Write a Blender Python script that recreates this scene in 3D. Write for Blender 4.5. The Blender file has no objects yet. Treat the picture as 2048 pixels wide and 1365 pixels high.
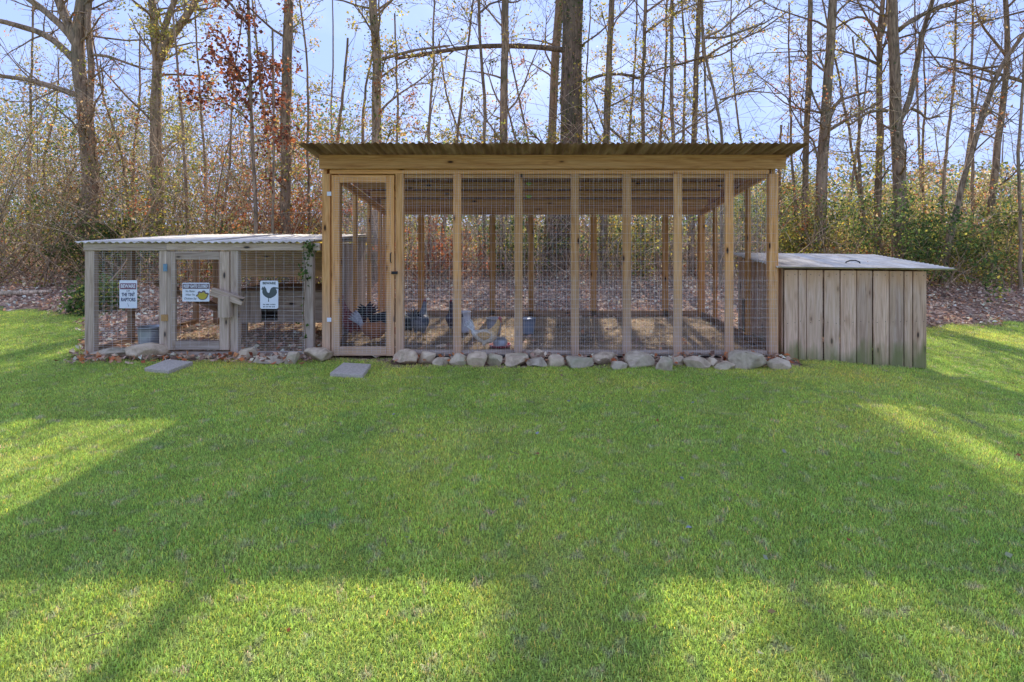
import bpy, math, random
import numpy as np
from mathutils import Matrix, Vector, Euler

# ------------------------------------------------------------------ camera, sky, sun, exposure
S = bpy.context.scene
COL = S.collection
F = 1101.0; VPX = 1061.0; HZ = 451.0; CH = 1.44          # focal in px of the 2048 px photo, vanishing point, horizon, eye height
cam = bpy.data.cameras.new('camera'); camo = bpy.data.objects.new('camera', cam); COL.objects.link(camo)
camo.location = (0, 0, CH); camo.rotation_euler = (math.pi/2, 0, 0)
cam.sensor_width = 36; cam.lens = F/2048*36
cam.shift_x = -(VPX-1024)/2048; cam.shift_y = -(682.5-HZ)/2048
cam.clip_start = 0.05; cam.clip_end = 900
S.camera = camo
SUN_EL = math.radians(34); SUN_AZ = math.radians(4)
world = bpy.data.worlds.new('World'); S.world = world; world.use_nodes = True
nt = world.node_tree; nt.nodes.clear()
out = nt.nodes.new('ShaderNodeOutputWorld'); bg = nt.nodes.new('ShaderNodeBackground')
sky = nt.nodes.new('ShaderNodeTexSky'); sky.sky_type = 'NISHITA'; sky.sun_disc = False
sky.sun_elevation = SUN_EL; sky.sun_rotation = SUN_AZ
sky.air_density = 1.0; sky.dust_density = 0.3; sky.ozone_density = 3.0
tc = nt.nodes.new('ShaderNodeTexCoord'); mp = nt.nodes.new('ShaderNodeMapping')
mp.inputs['Scale'].default_value = (1.0, 1.0, 3.2); mp.inputs['Rotation'].default_value = (0, .25, .3)
nz = nt.nodes.new('ShaderNodeTexNoise'); nz.inputs['Scale'].default_value = 2.1; nz.inputs['Detail'].default_value = 7
nz.inputs['Roughness'].default_value = .55; nz.inputs['Distortion'].default_value = .6
rp = nt.nodes.new('ShaderNodeValToRGB'); rp.color_ramp.elements[0].position = .44; rp.color_ramp.elements[1].position = .78
rp.color_ramp.elements[0].color = (0, 0, 0, 1); rp.color_ramp.elements[1].color = (.55, .55, .55, 1)
mul = nt.nodes.new('ShaderNodeMix'); mul.data_type = 'RGBA'; mul.blend_type = 'MULTIPLY'; mul.inputs[0].default_value = 1
mul.inputs[7].default_value = (.85, .85, 1.05, 1)
mx = nt.nodes.new('ShaderNodeMix'); mx.data_type = 'RGBA'; mx.inputs[7].default_value = (2.5, 2.8, 3.8, 1)
veil = nt.nodes.new('ShaderNodeMix'); veil.data_type = 'RGBA'; veil.inputs[0].default_value = .96; veil.inputs[7].default_value = (1.14, 1.55, 2.85, 1)   # thin even high cloud over the whole sky
L = nt.links.new
L(tc.outputs['Generated'], mp.inputs[0]); L(mp.outputs[0], nz.inputs['Vector']); L(nz.outputs['Fac'], rp.inputs[0])
L(sky.outputs[0], mul.inputs[6]); L(mul.outputs[2], veil.inputs[6]); L(veil.outputs[2], mx.inputs[6]); L(rp.outputs[0], mx.inputs[0])
L(mx.outputs[2], bg.inputs[0]); L(bg.outputs[0], out.inputs[0])
bg.inputs[1].default_value = 0.15
sl = bpy.data.lights.new('sun', 'SUN'); sl.energy = 2.0; sl.angle = math.radians(.6); sl.color = (1, .93, .82)
so = bpy.data.objects.new('sun', sl); COL.objects.link(so)
sdir = Vector((math.sin(SUN_AZ)*math.cos(SUN_EL), math.cos(SUN_AZ)*math.cos(SUN_EL), math.sin(SUN_EL)))
so.rotation_euler = sdir.to_track_quat('Z', 'Y').to_euler(); so.location = (0, 0, 30)
S.view_settings.view_transform = 'Standard'; S.view_settings.look = 'None'
S.view_settings.gamma = 1; S.view_settings.use_curve_mapping = False
S.view_settings.exposure = 1.62
S.cycles.max_bounces = 8; S.cycles.transparent_max_bounces = 8; S.cycles.use_denoising = True
S.cycles.diffuse_bounces = 4

rng = np.random.default_rng(7); random.seed(7)
def PX(px, py, Y): return np.array([(px-VPX)*Y/F, Y, CH-(py-HZ)*Y/F])

# ------------------------------------------------------------------ node helpers and materials
def newmat(name):
    m = bpy.data.materials.new(name); m.use_nodes = True
    n = m.node_tree; b = n.nodes['Principled BSDF']; return m, n, b
def nd(n, t, **kw):
    x = n.nodes.new(t)
    for k, v in kw.items():
        if k.startswith('i_'): x.inputs[k[2:].replace('_', ' ')].default_value = v
        else: setattr(x, k, v)
    return x
def ramp(n, src, stops):
    r = n.nodes.new('ShaderNodeValToRGB'); e = r.color_ramp.elements
    while len(e) < len(stops): e.new(.5)
    for q, (p, c) in zip(e, stops): q.position = p; q.color = (*c, 1) if len(c) == 3 else c
    n.links.new(src, r.inputs[0]); return r.outputs[0]
def mixc(n, a, b, fac, mode='MIX'):
    x = n.nodes.new('ShaderNodeMix'); x.data_type = 'RGBA'; x.blend_type = mode
    for i, v in ((6, a), (7, b), (0, fac)):
        if isinstance(v, (int, float)): x.inputs[i].default_value = v
        elif isinstance(v, tuple): x.inputs[i].default_value = (*v, 1) if len(v) == 3 else v
        else: n.links.new(v, x.inputs[i])
    return x.outputs[2]
def math_(n, op, a, b=0.0, clamp=False):
    x = n.nodes.new('ShaderNodeMath'); x.operation = op; x.use_clamp = clamp
    for i, v in ((0, a), (1, b)):
        if isinstance(v, (int, float)): x.inputs[i].default_value = v
        else: n.links.new(v, x.inputs[i])
    return x.outputs[0]
def bump(n, b, src, strength, dist):
    x = n.nodes.new('ShaderNodeBump'); x.inputs['Strength'].default_value = strength; x.inputs['Distance'].default_value = dist
    n.links.new(src, x.inputs['Height']); n.links.new(x.outputs[0], b.inputs['Normal'])
def noise(n, vec, scale, detail=4, dist=0.0, rough=.5):
    x = n.nodes.new('ShaderNodeTexNoise'); x.inputs['Scale'].default_value = scale; x.inputs['Detail'].default_value = detail
    x.inputs['Distortion'].default_value = dist; x.inputs['Roughness'].default_value = rough
    if vec is not None: n.links.new(vec, x.inputs['Vector'])
    return x.outputs['Fac']
def mapped(n, src, scale):
    x = n.nodes.new('ShaderNodeMapping'); x.inputs['Scale'].default_value = scale; n.links.new(src, x.inputs[0]); return x.outputs[0]
def objvec(n):
    t = n.nodes.new('ShaderNodeTexCoord'); i = n.nodes.new('ShaderNodeObjectInfo')
    a = n.nodes.new('ShaderNodeVectorMath'); a.operation = 'ADD'
    c = n.nodes.new('ShaderNodeCombineXYZ')
    for k, s in enumerate((37.0, 13.0, 91.0)): n.links.new(math_(n, 'MULTIPLY', i.outputs['Random'], s), c.inputs[k])
    n.links.new(t.outputs['Object'], a.inputs[0]); n.links.new(c.outputs[0], a.inputs[1])
    return a.outputs[0], i.outputs['Random'], t.outputs['Object']

def wood(name, dark, mid, light, knot=(.05, .03, .02), rough=.8, grey=None, moss=False):
    m, n, b = newmat(name)
    v, rnd, ov = objvec(n)
    g = noise(n, mapped(n, v, (1.1, 16, 16)), 1.6, 7, 1.2, .6)
    col = ramp(n, g, [(.28, dark), (.5, mid), (.74, light)])
    f = noise(n, mapped(n, v, (3.5, 150, 150)), 1.0, 4, .2)
    col = mixc(n, col, ramp(n, f, [(.3, (.62, .6, .58)), (.65, (1, 1, 1))]), .75, 'MULTIPLY')
    vo = n.nodes.new('ShaderNodeTexVoronoi'); vo.inputs['Scale'].default_value = 1.0; vo.inputs['Randomness'].default_value = 1
    n.links.new(mapped(n, v, (3.0, 8.5, 8.5)), vo.inputs['Vector'])
    kn = ramp(n, vo.outputs['Distance'], [(.07, (1, 1, 1)), (.13, (0, 0, 0))])
    kr = ramp(n, vo.outputs['Distance'], [(.10, (.5, .5, .5)), (.26, (0, 0, 0))])
    col = mixc(n, col, (dark[0]*.75, dark[1]*.62, dark[2]*.5), kr)
    col = mixc(n, col, knot, kn)
    tone = ramp(n, rnd, [(0, (.72, .72, .74)), (.35, (.95, .9, .84)), (.7, (1.05, 1.04, 1.03)), (1, (1.18, 1.1, 1.0))])
    col = mixc(n, col, tone, 1.0, 'MULTIPLY')
    geo = n.nodes.new('ShaderNodeNewGeometry'); sp = n.nodes.new('ShaderNodeSeparateXYZ'); n.links.new(geo.outputs['Position'], sp.inputs[0])
    if grey:    # rain-bleached towards the ground
        w = noise(n, mapped(n, geo.outputs['Position'], (2.2, 2.2, .7)), 2.2, 5)
        h = math_(n, 'ADD', math_(n, 'MULTIPLY', sp.outputs[2], -.62), 1.0)
        mk_ = ramp(n, math_(n, 'ADD', math_(n, 'MULTIPLY', h, .6), math_(n, 'MULTIPLY', w, .75)), [(.55, (0, 0, 0)), (1.0, (.8, .8, .8))])
        col = mixc(n, col, mixc(n, grey, ramp(n, f, [(.3, (.7, .7, .7)), (.7, (1, 1, 1))]), 1.0, 'MULTIPLY'), mk_)
    if moss:
        w = noise(n, mapped(n, geo.outputs['Position'], (9, 9, 3)), 1.0, 6)
        h = math_(n, 'MULTIPLY', math_(n, 'ADD', sp.outputs[2], .12), 2.6)
        mk_ = ramp(n, math_(n, 'SUBTRACT', math_(n, 'MULTIPLY', w, 1.5), h), [(.0, (0, 0, 0)), (.5, (.85, .85, .85))])
        col = mixc(n, col, (.21, .22, .08), mk_)
        tp = math_(n, 'ADD', math_(n, 'SUBTRACT', math_(n, 'MULTIPLY', sp.outputs[2], 3.0), 2.45), math_(n, 'MULTIPLY', w, .9))
        col = mixc(n, col, (.58, .33, .15), ramp(n, tp, [(.1, (0, 0, 0)), (.9, (.8, .8, .8))]))
        sv = noise(n, mapped(n, geo.outputs['Position'], (13, 13, .8)), 1.0, 4)
        col = mixc(n, col, (.60, .40, .24), ramp(n, sv, [(.52, (0, 0, 0)), (.7, (.6, .6, .6))]))
    n.links.new(col, b.inputs['Base Color']); b.inputs['Roughness'].default_value = rough; b.inputs['Specular IOR Level'].default_value = .1
    bump(n, b, math_(n, 'ADD', f, math_(n, 'MULTIPLY', g, .6)), .5, .003)
    return m

def attr_leaf(name, trans=.5, rough=.6, var=.25):
    m, n, b = newmat(name)
    a = nd(n, 'ShaderNodeAttribute', attribute_name='col'); b.inputs['Roughness'].default_value = rough
    n.links.new(a.outputs['Color'], b.inputs['Base Color']); b.inputs['Specular IOR Level'].default_value = .12
    t = n.nodes.new('ShaderNodeBsdfTranslucent'); n.links.new(a.outputs['Color'], t.inputs[0])
    x = n.nodes.new('ShaderNodeMixShader'); x.inputs[0].default_value = trans
    o = n.nodes['Material Output']; n.links.new(b.outputs[0], x.inputs[1]); n.links.new(t.outputs[0], x.inputs[2]); n.links.new(x.outputs[0], o.inputs[0])
    return m
def plain(name, c, rough=.6, metal=0.0, nscale=None, namp=.25, bmp=0, spec=.4):
    m, n, b = newmat(name); b.inputs['Roughness'].default_value = rough; b.inputs['Metallic'].default_value = metal
    b.inputs['Specular IOR Level'].default_value = spec
    if nscale:
        v, r, _ = objvec(n); f = noise(n, v, nscale, 6, .3, .6)
        lo = tuple(x*(1-namp) for x in c); hi = tuple(min(1, x*(1+namp)) for x in c)
        n.links.new(ramp(n, f, [(.3, lo), (.7, hi)]), b.inputs['Base Color'])
        if bmp: bump(n, b, f, .6, bmp)
    else: b.inputs['Base Color'].default_value = (*c, 1)
    return m

M = {}
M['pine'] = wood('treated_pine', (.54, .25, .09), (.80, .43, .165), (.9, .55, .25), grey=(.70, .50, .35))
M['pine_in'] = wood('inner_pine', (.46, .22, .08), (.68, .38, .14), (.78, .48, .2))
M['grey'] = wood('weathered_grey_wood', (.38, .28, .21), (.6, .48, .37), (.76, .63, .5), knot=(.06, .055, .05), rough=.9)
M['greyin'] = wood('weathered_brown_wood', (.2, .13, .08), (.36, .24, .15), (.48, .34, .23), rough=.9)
M['board'] = wood('weathered_siding', (.44, .28, .18), (.72, .51, .36), (.86, .67, .5), knot=(.05, .04, .035), rough=.9, moss=True)
M['tan'] = wood('tan_siding', (.44, .32, .17), (.6, .46, .27), (.7, .56, .36), rough=.9)
M['wire'] = plain('galvanised_wire', (.72, .7, .66), .45, .3)
M['black'] = plain('black_iron', (.02, .02, .02), .5)
M['dark'] = plain('dark_opening', (.012, .011, .01), .9)
M['galv'] = plain('galvanised_steel', (.42, .44, .45), .42, .6, 9, .2)
M['white'] = plain('white_sign', (.78, .8, .82), .45)
M['maroon'] = plain('maroon_print', (.22, .09, .12), .5)
M['brownprint'] = plain('brown_print', (.16, .11, .12), .5)
M['navy'] = plain('navy_print', (.035, .04, .1), .5)
M['slate'] = plain('slate_print', (.08, .1, .1), .5)
M['yellow'] = plain('yellow_print', (.5, .4, .05), .5)
M['green'] = plain('green_print', (.1, .16, .04), .5)
M['limegreen'] = plain('lime_leaf', (.35, .6, .04), .5)
M['concrete'] = plain('concrete_paver', (.50, .42, .33), .95, 0, 60, .25, .002, .1)
M['red'] = plain('red_skin', (.42, .025, .03), .5)
M['redplastic'] = plain('red_plastic', (.3, .02, .025), .35)
M['beak'] = plain('beak', (.5, .33, .12), .5)
M['tinblue'] = plain('blue_hinge', (.16, .28, .36), .5, 0, 20, .3)
M['orangeplate'] = plain('raw_wood_patch', (.48, .27, .1), .8, 0, 20, .2)
M['leaf'] = attr_leaf('leaf', .6); M['litterleaf'] = attr_leaf('dry_leaf', .22, .7)
M['feather'] = None

def feather():
    m, n, b = newmat('feather'); a = nd(n, 'ShaderNodeAttribute', attribute_name='col')
    v, r, _ = objvec(n); f = noise(n, mapped(n, v, (30, 60, 60)), 1, 5)
    n.links.new(mixc(n, a.outputs['Color'], ramp(n, f, [(.3, (.55, .55, .55)), (.7, (1.15, 1.15, 1.15))]), 1.0, 'MULTIPLY'), b.inputs['Base Color'])
    b.inputs['Roughness'].default_value = .75; bump(n, b, f, .8, .006); return m
M['feather'] = feather()

def bark():
    m, n, b = newmat('bark'); a = nd(n, 'ShaderNodeAttribute', attribute_name='col')
    t = n.nodes.new('ShaderNodeTexCoord')
    f = noise(n, mapped(n, t.outputs['Object'], (14, 14, 2.6)), 1.5, 7, .8, .65)
    g = noise(n, t.outputs['Object'], 1.3, 4)
    c = mixc(n, a.outputs['Color'], ramp(n, f, [(.36, (.75, .64, .52)), (.6, (2.5, 2.15, 1.75))]), 1.0, 'MULTIPLY')
    c = mixc(n, c, (.13, .14, .085), ramp(n, g, [(.5, (0, 0, 0)), (.72, (.55, .55, .55))]))
    n.links.new(c, b.inputs['Base Color']); b.inputs['Specular IOR Level'].default_value = .1; b.inputs['Roughness'].default_value = .95; b.inputs['Specular IOR Level'].default_value = .15
    bump(n, b, f, 1.0, .03); return m
M['bark'] = bark()
def rockmat():
    m, n, b = newmat('field_stone'); v, r, o = objvec(n)
    f = noise(n, v, 9, 8, .4, .65); g = noise(n, v, 3.2, 4, .5); h = noise(n, v, 50, 4)
    c = ramp(n, f, [(.3, (.34, .25, .17)), (.52, (.62, .49, .345)), (.75, (.80, .66, .47))])
    c = mixc(n, c, ramp(n, r, [(0, (.78, .8, .8)), (.5, (1, .97, .92)), (1, (1.1, 1.04, .98))]), 1.0, 'MULTIPLY')
    c = mixc(n, c, (.27, .28, .15), ramp(n, g, [(.5, (0, 0, 0)), (.68, (.55, .55, .55))]))
    n.links.new(c, b.inputs['Base Color']); b.inputs['Roughness'].default_value = .92; b.inputs['Specular IOR Level'].default_value = .1
    bump(n, b, math_(n, 'ADD', f, math_(n, 'MULTIPLY', h, .4)), .7, .012); return m
M['rock'] = rockmat()
def litter_ground():
    m, n, b = newmat('leaf_litter_ground'); t = n.nodes.new('ShaderNodeTexCoord')
    vo = n.nodes.new('ShaderNodeTexVoronoi'); vo.inputs['Scale'].default_value = 17; n.links.new(t.outputs['Object'], vo.inputs['Vector'])
    sp = n.nodes.new('ShaderNodeSeparateColor'); n.links.new(vo.outputs['Color'], sp.inputs[0])
    c = ramp(n, sp.outputs[0], [(.0, (.12, .075, .05)), (.35, (.25, .155, .105)), (.7, (.40, .26, .18)), (1, (.55, .38, .26))])
    f = noise(n, t.outputs['Object'], .6, 5)
    c = mixc(n, c, ramp(n, f, [(.35, (.6, .6, .6)), (.65, (1.1, 1.1, 1.1))]), 1.0, 'MULTIPLY')
    n.links.new(c, b.inputs['Base Color']); b.inputs['Specular IOR Level'].default_value = .1; b.inputs['Roughness'].default_value = .95
    bump(n, b, vo.outputs['Distance'], .9, .03); return m
M['litter'] = litter_ground()
def strawmat():
    m, n, b = newmat('straw_and_soil'); t = n.nodes.new('ShaderNodeTexCoord')
    f = noise(n, t.outputs['Object'], 38, 7, 1.2, .7); g = noise(n, t.outputs['Object'], 2.2, 5, .4)
    c = ramp(n, f, [(.3, (.16, .11, .07)), (.5, (.46, .33, .2)), (.72, (.78, .58, .37))])
    c = mixc(n, c, (.1, .075, .055), ramp(n, g, [(.34, (.7, .7, .7)), (.5, (0, 0, 0))]))
    n.links.new(c, b.inputs['Base Color']); b.inputs['Specular IOR Level'].default_value = .1; b.inputs['Roughness'].default_value = .95
    bump(n, b, f, 1, .02); return m
M['straw'] = strawmat()
def lawn_color(n):
    g = n.nodes.new('ShaderNodeNewGeometry'); pos = g.outputs['Position']
    f = noise(n, pos, .55, 5, .6); h = noise(n, pos, 3.4, 5, .5, .6); k = noise(n, pos, 11, 4, .3)
    c = ramp(n, f, [(.32, (.34, .49, .10)), (.52, (.46, .58, .115)), (.70, (.62, .64, .14))])
    c = mixc(n, c, (.50, .58, .18), ramp(n, h, [(.5, (0, 0, 0)), (.72, (.7, .7, .7))]))
    c = mixc(n, c, (.23, .39, .13), ramp(n, h, [(.26, (.7, .7, .7)), (.42, (0, 0, 0))]))
    c = mixc(n, c, (.55, .50, .32), ramp(n, k, [(.56, (0, 0, 0)), (.72, (.8, .8, .8))]))
    return c
def lawnmat():
    m, n, b = newmat('lawn_turf'); c = lawn_color(n)
    g = n.nodes.new('ShaderNodeNewGeometry'); f = noise(n, g.outputs['Position'], 160, 3, .5)
    c = mixc(n, c, ramp(n, f, [(.38, (.22, .24, .2)), (.62, (.95, .9, .85))]), 1.0, 'MULTIPLY')
    n.links.new(c, b.inputs['Base Color']); b.inputs['Specular IOR Level'].default_value = .1; b.inputs['Roughness'].default_value = .95; bump(n, b, f, 1, .02); return m
def blademat():
    m, n, b = newmat('grass_blade'); c = lawn_color(n)
    a = nd(n, 'ShaderNodeAttribute', attribute_name='col')
    c = mixc(n, c, a.outputs['Color'], 1.0, 'MULTIPLY')
    n.links.new(c, b.inputs['Base Color']); b.inputs['Roughness'].default_value = .5; b.inputs['Specular IOR Level'].default_value = .15
    t = n.nodes.new('ShaderNodeBsdfTranslucent'); n.links.new(c, t.inputs[0])
    x = n.nodes.new('ShaderNodeMixShader'); x.inputs[0].default_value = .4
    o = n.nodes['Material Output']; n.links.new(b.outputs[0], x.inputs[1]); n.links.new(t.outputs[0], x.inputs[2]); n.links.new(x.outputs[0], o.inputs[0])
    return m
M['lawn'] = lawnmat(); M['blade'] = blademat()
def roofmat(name, a, b_, c_, metal, rough, lichen=None):
    m, n, b = newmat(name); g = n.nodes.new('ShaderNodeNewGeometry')
    f = noise(n, mapped(n, g.outputs['Position'], (6, 1.2, 1)), 1.3, 6, .4); k = noise(n, g.outputs['Position'], 7, 5)
    c = ramp(n, f, [(.3, a), (.5, b_), (.7, c_)])
    if lichen: c = mixc(n, c, lichen, ramp(n, k, [(.55, (0, 0, 0)), (.75, (.6, .6, .6))]))
    n.links.new(c, b.inputs['Base Color']); b.inputs['Metallic'].default_value = metal; b.inputs['Roughness'].default_value = rough; b.inputs['Specular IOR Level'].default_value = .2
    return m
M['runroof'] = roofmat('brown_corrugated_sheet', (.15, .07, .035), (.28, .15, .085), (.47, .29, .18), 0, .75, (.2, .13, .06))
M['cooproof'] = roofmat('pale_corrugated_metal', (.5, .42, .32), (.68, .6, .48), (.8, .72, .6), .0, .65, (.45, .35, .25))

# ------------------------------------------------------------------ mesh builders
WM = {}
def qmesh(name, V, Q, mats, mi=None, col=None, smooth=False, T=None):
    """V (n,3), Q (m,4) quads, T (k,3) tris"""
    me = bpy.data.meshes.new(name)
    V = np.asarray(V, np.float32); parts = []; cnt = []
    if Q is not None and len(Q): parts.append(np.asarray(Q, np.int32).ravel()); cnt += [4]*len(Q)
    if T is not None and len(T): parts.append(np.asarray(T, np.int32).ravel()); cnt += [3]*len(T)
    idx = np.concatenate(parts); cnt = np.array(cnt, np.int32)
    me.vertices.add(len(V)); me.vertices.foreach_set('co', V.ravel())
    me.loops.add(len(idx)); me.loops.foreach_set('vertex_index', idx)
    me.polygons.add(len(cnt)); me.polygons.foreach_set('loop_start', np.concatenate([[0], np.cumsum(cnt)[:-1]]).astype(np.int32))
    me.polygons.foreach_set('loop_total', cnt)
    for m in (mats if isinstance(mats, (list, tuple)) else [mats]): me.materials.append(m)
    if mi is not None: me.polygons.foreach_set('material_index', np.asarray(mi, np.int32))
    if smooth: me.polygons.foreach_set('use_smooth', np.ones(len(cnt), bool))
    me.update(calc_edges=True)
    if col is not None:
        a = me.attributes.new('col', 'FLOAT_COLOR', 'POINT'); c = np.ones((len(V), 4), np.float32); c[:, :3] = col; a.data.foreach_set('color', c.ravel())
    return me
def link(name, me, world=None, parent=None):
    o = bpy.data.objects.new(name, me); COL.objects.link(o)
    world = Matrix.Identity(4) if world is None else world
    WM[o.name] = world
    if parent is not None:
        o.parent = parent; o.matrix_basis = WM[parent.name].inverted() @ world
    else: o.matrix_basis = world
    return o
def tag(o, label=None, cat=None, group=None, kind=None):
    for k, v in (('label', label), ('category', cat), ('group', group), ('kind', kind)):
        if v: o[k] = v
    return o
def thing(name, loc, label, cat, group=None, rz=0.0):
    return tag(link(name, None, Matrix.Translation(loc) @ Matrix.Rotation(rz, 4, 'Z')), label, cat, group)
BM = {}
def beam(name, parent, p0, p1, w, t, mat, up=(0, 0, 1), ch=.004):
    """plank from p0 to p1: w across (perpendicular to up), t along up"""
    p0, p1 = Vector(p0), Vector(p1); d = p1-p0; Lg = d.length; x = d.normalized(); upv = Vector(up)
    if abs(x.dot(upv)) > .98: upv = Vector((0, 1, 0))
    y = upv.cross(x).normalized(); z = x.cross(y)
    key = (round(Lg, 4), round(w, 4), round(t, 4), mat.name)
    if key not in BM:
        c = min(ch, w*.2, t*.2); a, b = w/2, t/2
        ring = [(-a+c, -b), (a-c, -b), (a, -b+c), (a, b-c), (a-c, b), (-a+c, b), (-a, b-c), (-a, -b+c)]
        V = [(-Lg/2, u, v) for u, v in ring]+[(Lg/2, u, v) for u, v in ring]
        me = bpy.data.meshes.new(name)
        me.from_pydata(V, [], [(i, (i+1) % 8, 8+(i+1) % 8, 8+i) for i in range(8)]+[tuple(range(7, -1, -1)), tuple(range(8, 16))])
        me.materials.append(mat); BM[key] = me
    R = Matrix((x, y, z)).transposed().to_4x4()
    return link(name, BM[key], Matrix.Translation((p0+p1)/2) @ R, parent)
def box(name, parent, x0, x1, y0, y1, z0, z1, mat):
    dx, dy, dz = x1-x0, y1-y0, z1-z0; cx, cy, cz = (x0+x1)/2, (y0+y1)/2, (z0+z1)/2
    if dz >= dx and dz >= dy: return beam(name, parent, (cx, cy, z0), (cx, cy, z1), dx, dy, mat, up=(0, 1, 0))
    if dx >= dy: return beam(name, parent, (x0, cy, cz), (x1, cy, cz), dy, dz, mat)
    return beam(name, parent, (cx, y0, cz), (cx, y1, cz), dx, dz, mat)

class B:
    """collects tubes and leaf quads"""
    def __init__(s): s.V = []; s.Q = []; s.C = []; s.MI = []; s.n = 0
    def add(s, V, Q, col, mi=0):
        V = np.asarray(V, float); Q = np.asarray(Q, int)
        s.V.append(V); s.Q.append(Q+s.n); c = np.asarray(col, float)
        s.C.append(np.broadcast_to(c, (len(V), 3)) if c.ndim == 1 else c); s.MI.append(np.full(len(Q), mi)); s.n += len(V)
    def tube(s, P, R, sides, col, mi=0, rough=0):
        P = np.asarray(P, float); n = len(P); R = np.broadcast_to(np.asarray(R, float), (n,))
        d = np.gradient(P, axis=0); d /= np.linalg.norm(d, axis=1)[:, None]+1e-9
        ref = np.array([0, 1, 0]) if abs(d[:, 2]).mean() > .6 else np.array([0, 0, 1.0])
        a = np.cross(d, ref); a /= np.linalg.norm(a, axis=1)[:, None]+1e-9; b = np.cross(d, a)
        th = np.arange(sides)*2*np.pi/sides; cr = np.cos(th)[None, :, None]; sr = np.sin(th)[None, :, None]
        rr = R[:, None, None]
        if rough: rr = rr*(1+rough*rng.normal(size=(n, sides, 1)))
        V = (P[:, None]+(a[:, None]*cr+b[:, None]*sr)*rr).reshape(-1, 3)
        i = np.arange(n-1)[:, None]*sides; j = np.arange(sides)[None]; k = (j+1) % sides
        Q = np.stack([i+j, i+k, i+sides+k, i+sides+j], -1).reshape(-1, 4)
        s.add(V, Q, col, mi)
    def leaves(s, C, size, col, mi=0, flat=0.0):
        C = np.asarray(C, float); n = len(C)
        if n == 0: return
        u = rng.normal(size=(n, 3)); v = rng.normal(size=(n, 3))
        if flat: u[:, 2] *= (1-flat); v[:, 2] *= (1-flat)
        u /= np.linalg.norm(u, axis=1)[:, None]; v -= u*(u*v).sum(1)[:, None]; v /= np.linalg.norm(v, axis=1)[:, None]+1e-9
        w = np.cross(u, v); sz = np.asarray(size)*rng.uniform(.6, 1.35, n); sz = sz[:, None]
        wd = rng.uniform(.5, .8, n)[:, None]
        V = np.stack([C-u*sz*.5, C+v*sz*.5*wd+w*sz*.12, C+u*sz*.5, C-v*sz*.5*wd+w*sz*.12], 1).reshape(-1, 3)
        Q = np.arange(n*4).reshape(-1, 4)
        s.add(V, Q, np.repeat(np.asarray(col), 4, 0) if np.ndim(col) == 2 else col, mi)
    def mesh(s, name, mats, smooth=False):
        return qmesh(name, np.concatenate(s.V), np.concatenate(s.Q), mats, np.concatenate(s.MI), np.concatenate(s.C), smooth)

def vnoise(P, scale, seed=0):
    """cheap smooth 3-D value noise in 0..1"""
    P = np.asarray(P, float)*scale+seed*17.3; i = np.floor(P).astype(int); f = P-i; f = f*f*(3-2*f); r = 0
    for dx in (0, 1):
        for dy in (0, 1):
            for dz in (0, 1):
                h = (i[:, 0]+dx)*73856093 ^ (i[:, 1]+dy)*19349663 ^ (i[:, 2]+dz)*83492791
                h = (h*2654435761) & 0xffffff
                w = (f[:, 0] if dx else 1-f[:, 0])*(f[:, 1] if dy else 1-f[:, 1])*(f[:, 2] if dz else 1-f[:, 2])
                r = r+w*h/0xffffff
    return r

# ------------------------------------------------------------------ terrain
def sstep(a, b, x): t = np.clip((x-a)/(b-a), 0, 1); return t*t*(3-2*t)
def gz(x, y):
    x = np.asarray(x, float); y = np.asarray(y, float)
    z = -.115*sstep(2.6, 4.6, x)*(1-sstep(8.2, 10, y))
    z = z+.085*np.clip(y-9.2, 0, 11)*1.0
    return z
def lawn_edge(x):
    x = np.asarray(x, float)
    w = .07*np.sin(x*5.1)+.05*np.sin(x*11.7+1)+.03*np.sin(x*23)
    base = np.where(x < 0, np.minimum(8.55+.38*np.clip(-x-6.5, 0, 3), np.where(x > -6.9, -x/.80-.1, 99)), 8.35+.18*np.clip(x-6, 0, 4))+w*1.6
    inner = np.where(x < -2.3, 5.80, np.where(x < -1.5, 5.84, np.where(x < 2.9, 5.60, 5.95)))+w*.25
    return np.where((x > -4.93) & (x < 4.3), inner, base)
def grid(name, x0, x1, nx, y0, y1, ny, zoff, mat, zf=gz, amp=0.0):
    xs = np.linspace(x0, x1, nx); ys = np.linspace(y0, y1, ny); X, Y = np.meshgrid(xs, ys)
    Z = zf(X, Y)+zoff
    if amp: Z = Z+amp*(vnoise(np.stack([X.ravel(), Y.ravel(), 0*X.ravel()], 1), 5).reshape(X.shape)-.5)
    i = np.arange(ny-1)[:, None]*nx; j = np.arange(nx-1)[None]
    Q = np.stack([i+j, i+j+1, i+nx+j+1, i+nx+j], -1).reshape(-1, 4)
    return X, Y, Z, Q
# ground: one sheet out to the horizon
xs = np.concatenate([[-600, -250, -100, -50], np.linspace(-26, 26, 105), [50, 100, 250, 600]])
ys = np.concatenate([[-600, -200, -60, -20], np.linspace(-6, 30, 91), [45, 80, 160, 320, 700]])
X, Y = np.meshgrid(xs, ys); Z = gz(X, Y)-.012
nx = len(xs); i = np.arange(len(ys)-1)[:, None]*nx; j = np.arange(nx-1)[None]
Q = np.stack([i+j, i+j+1, i+nx+j+1, i+nx+j], -1).reshape(-1, 4)
tag(link('ground', qmesh('ground', np.stack([X.ravel(), Y.ravel(), Z.ravel()], 1), Q, M['litter'], smooth=True)), kind='structure')
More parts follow.
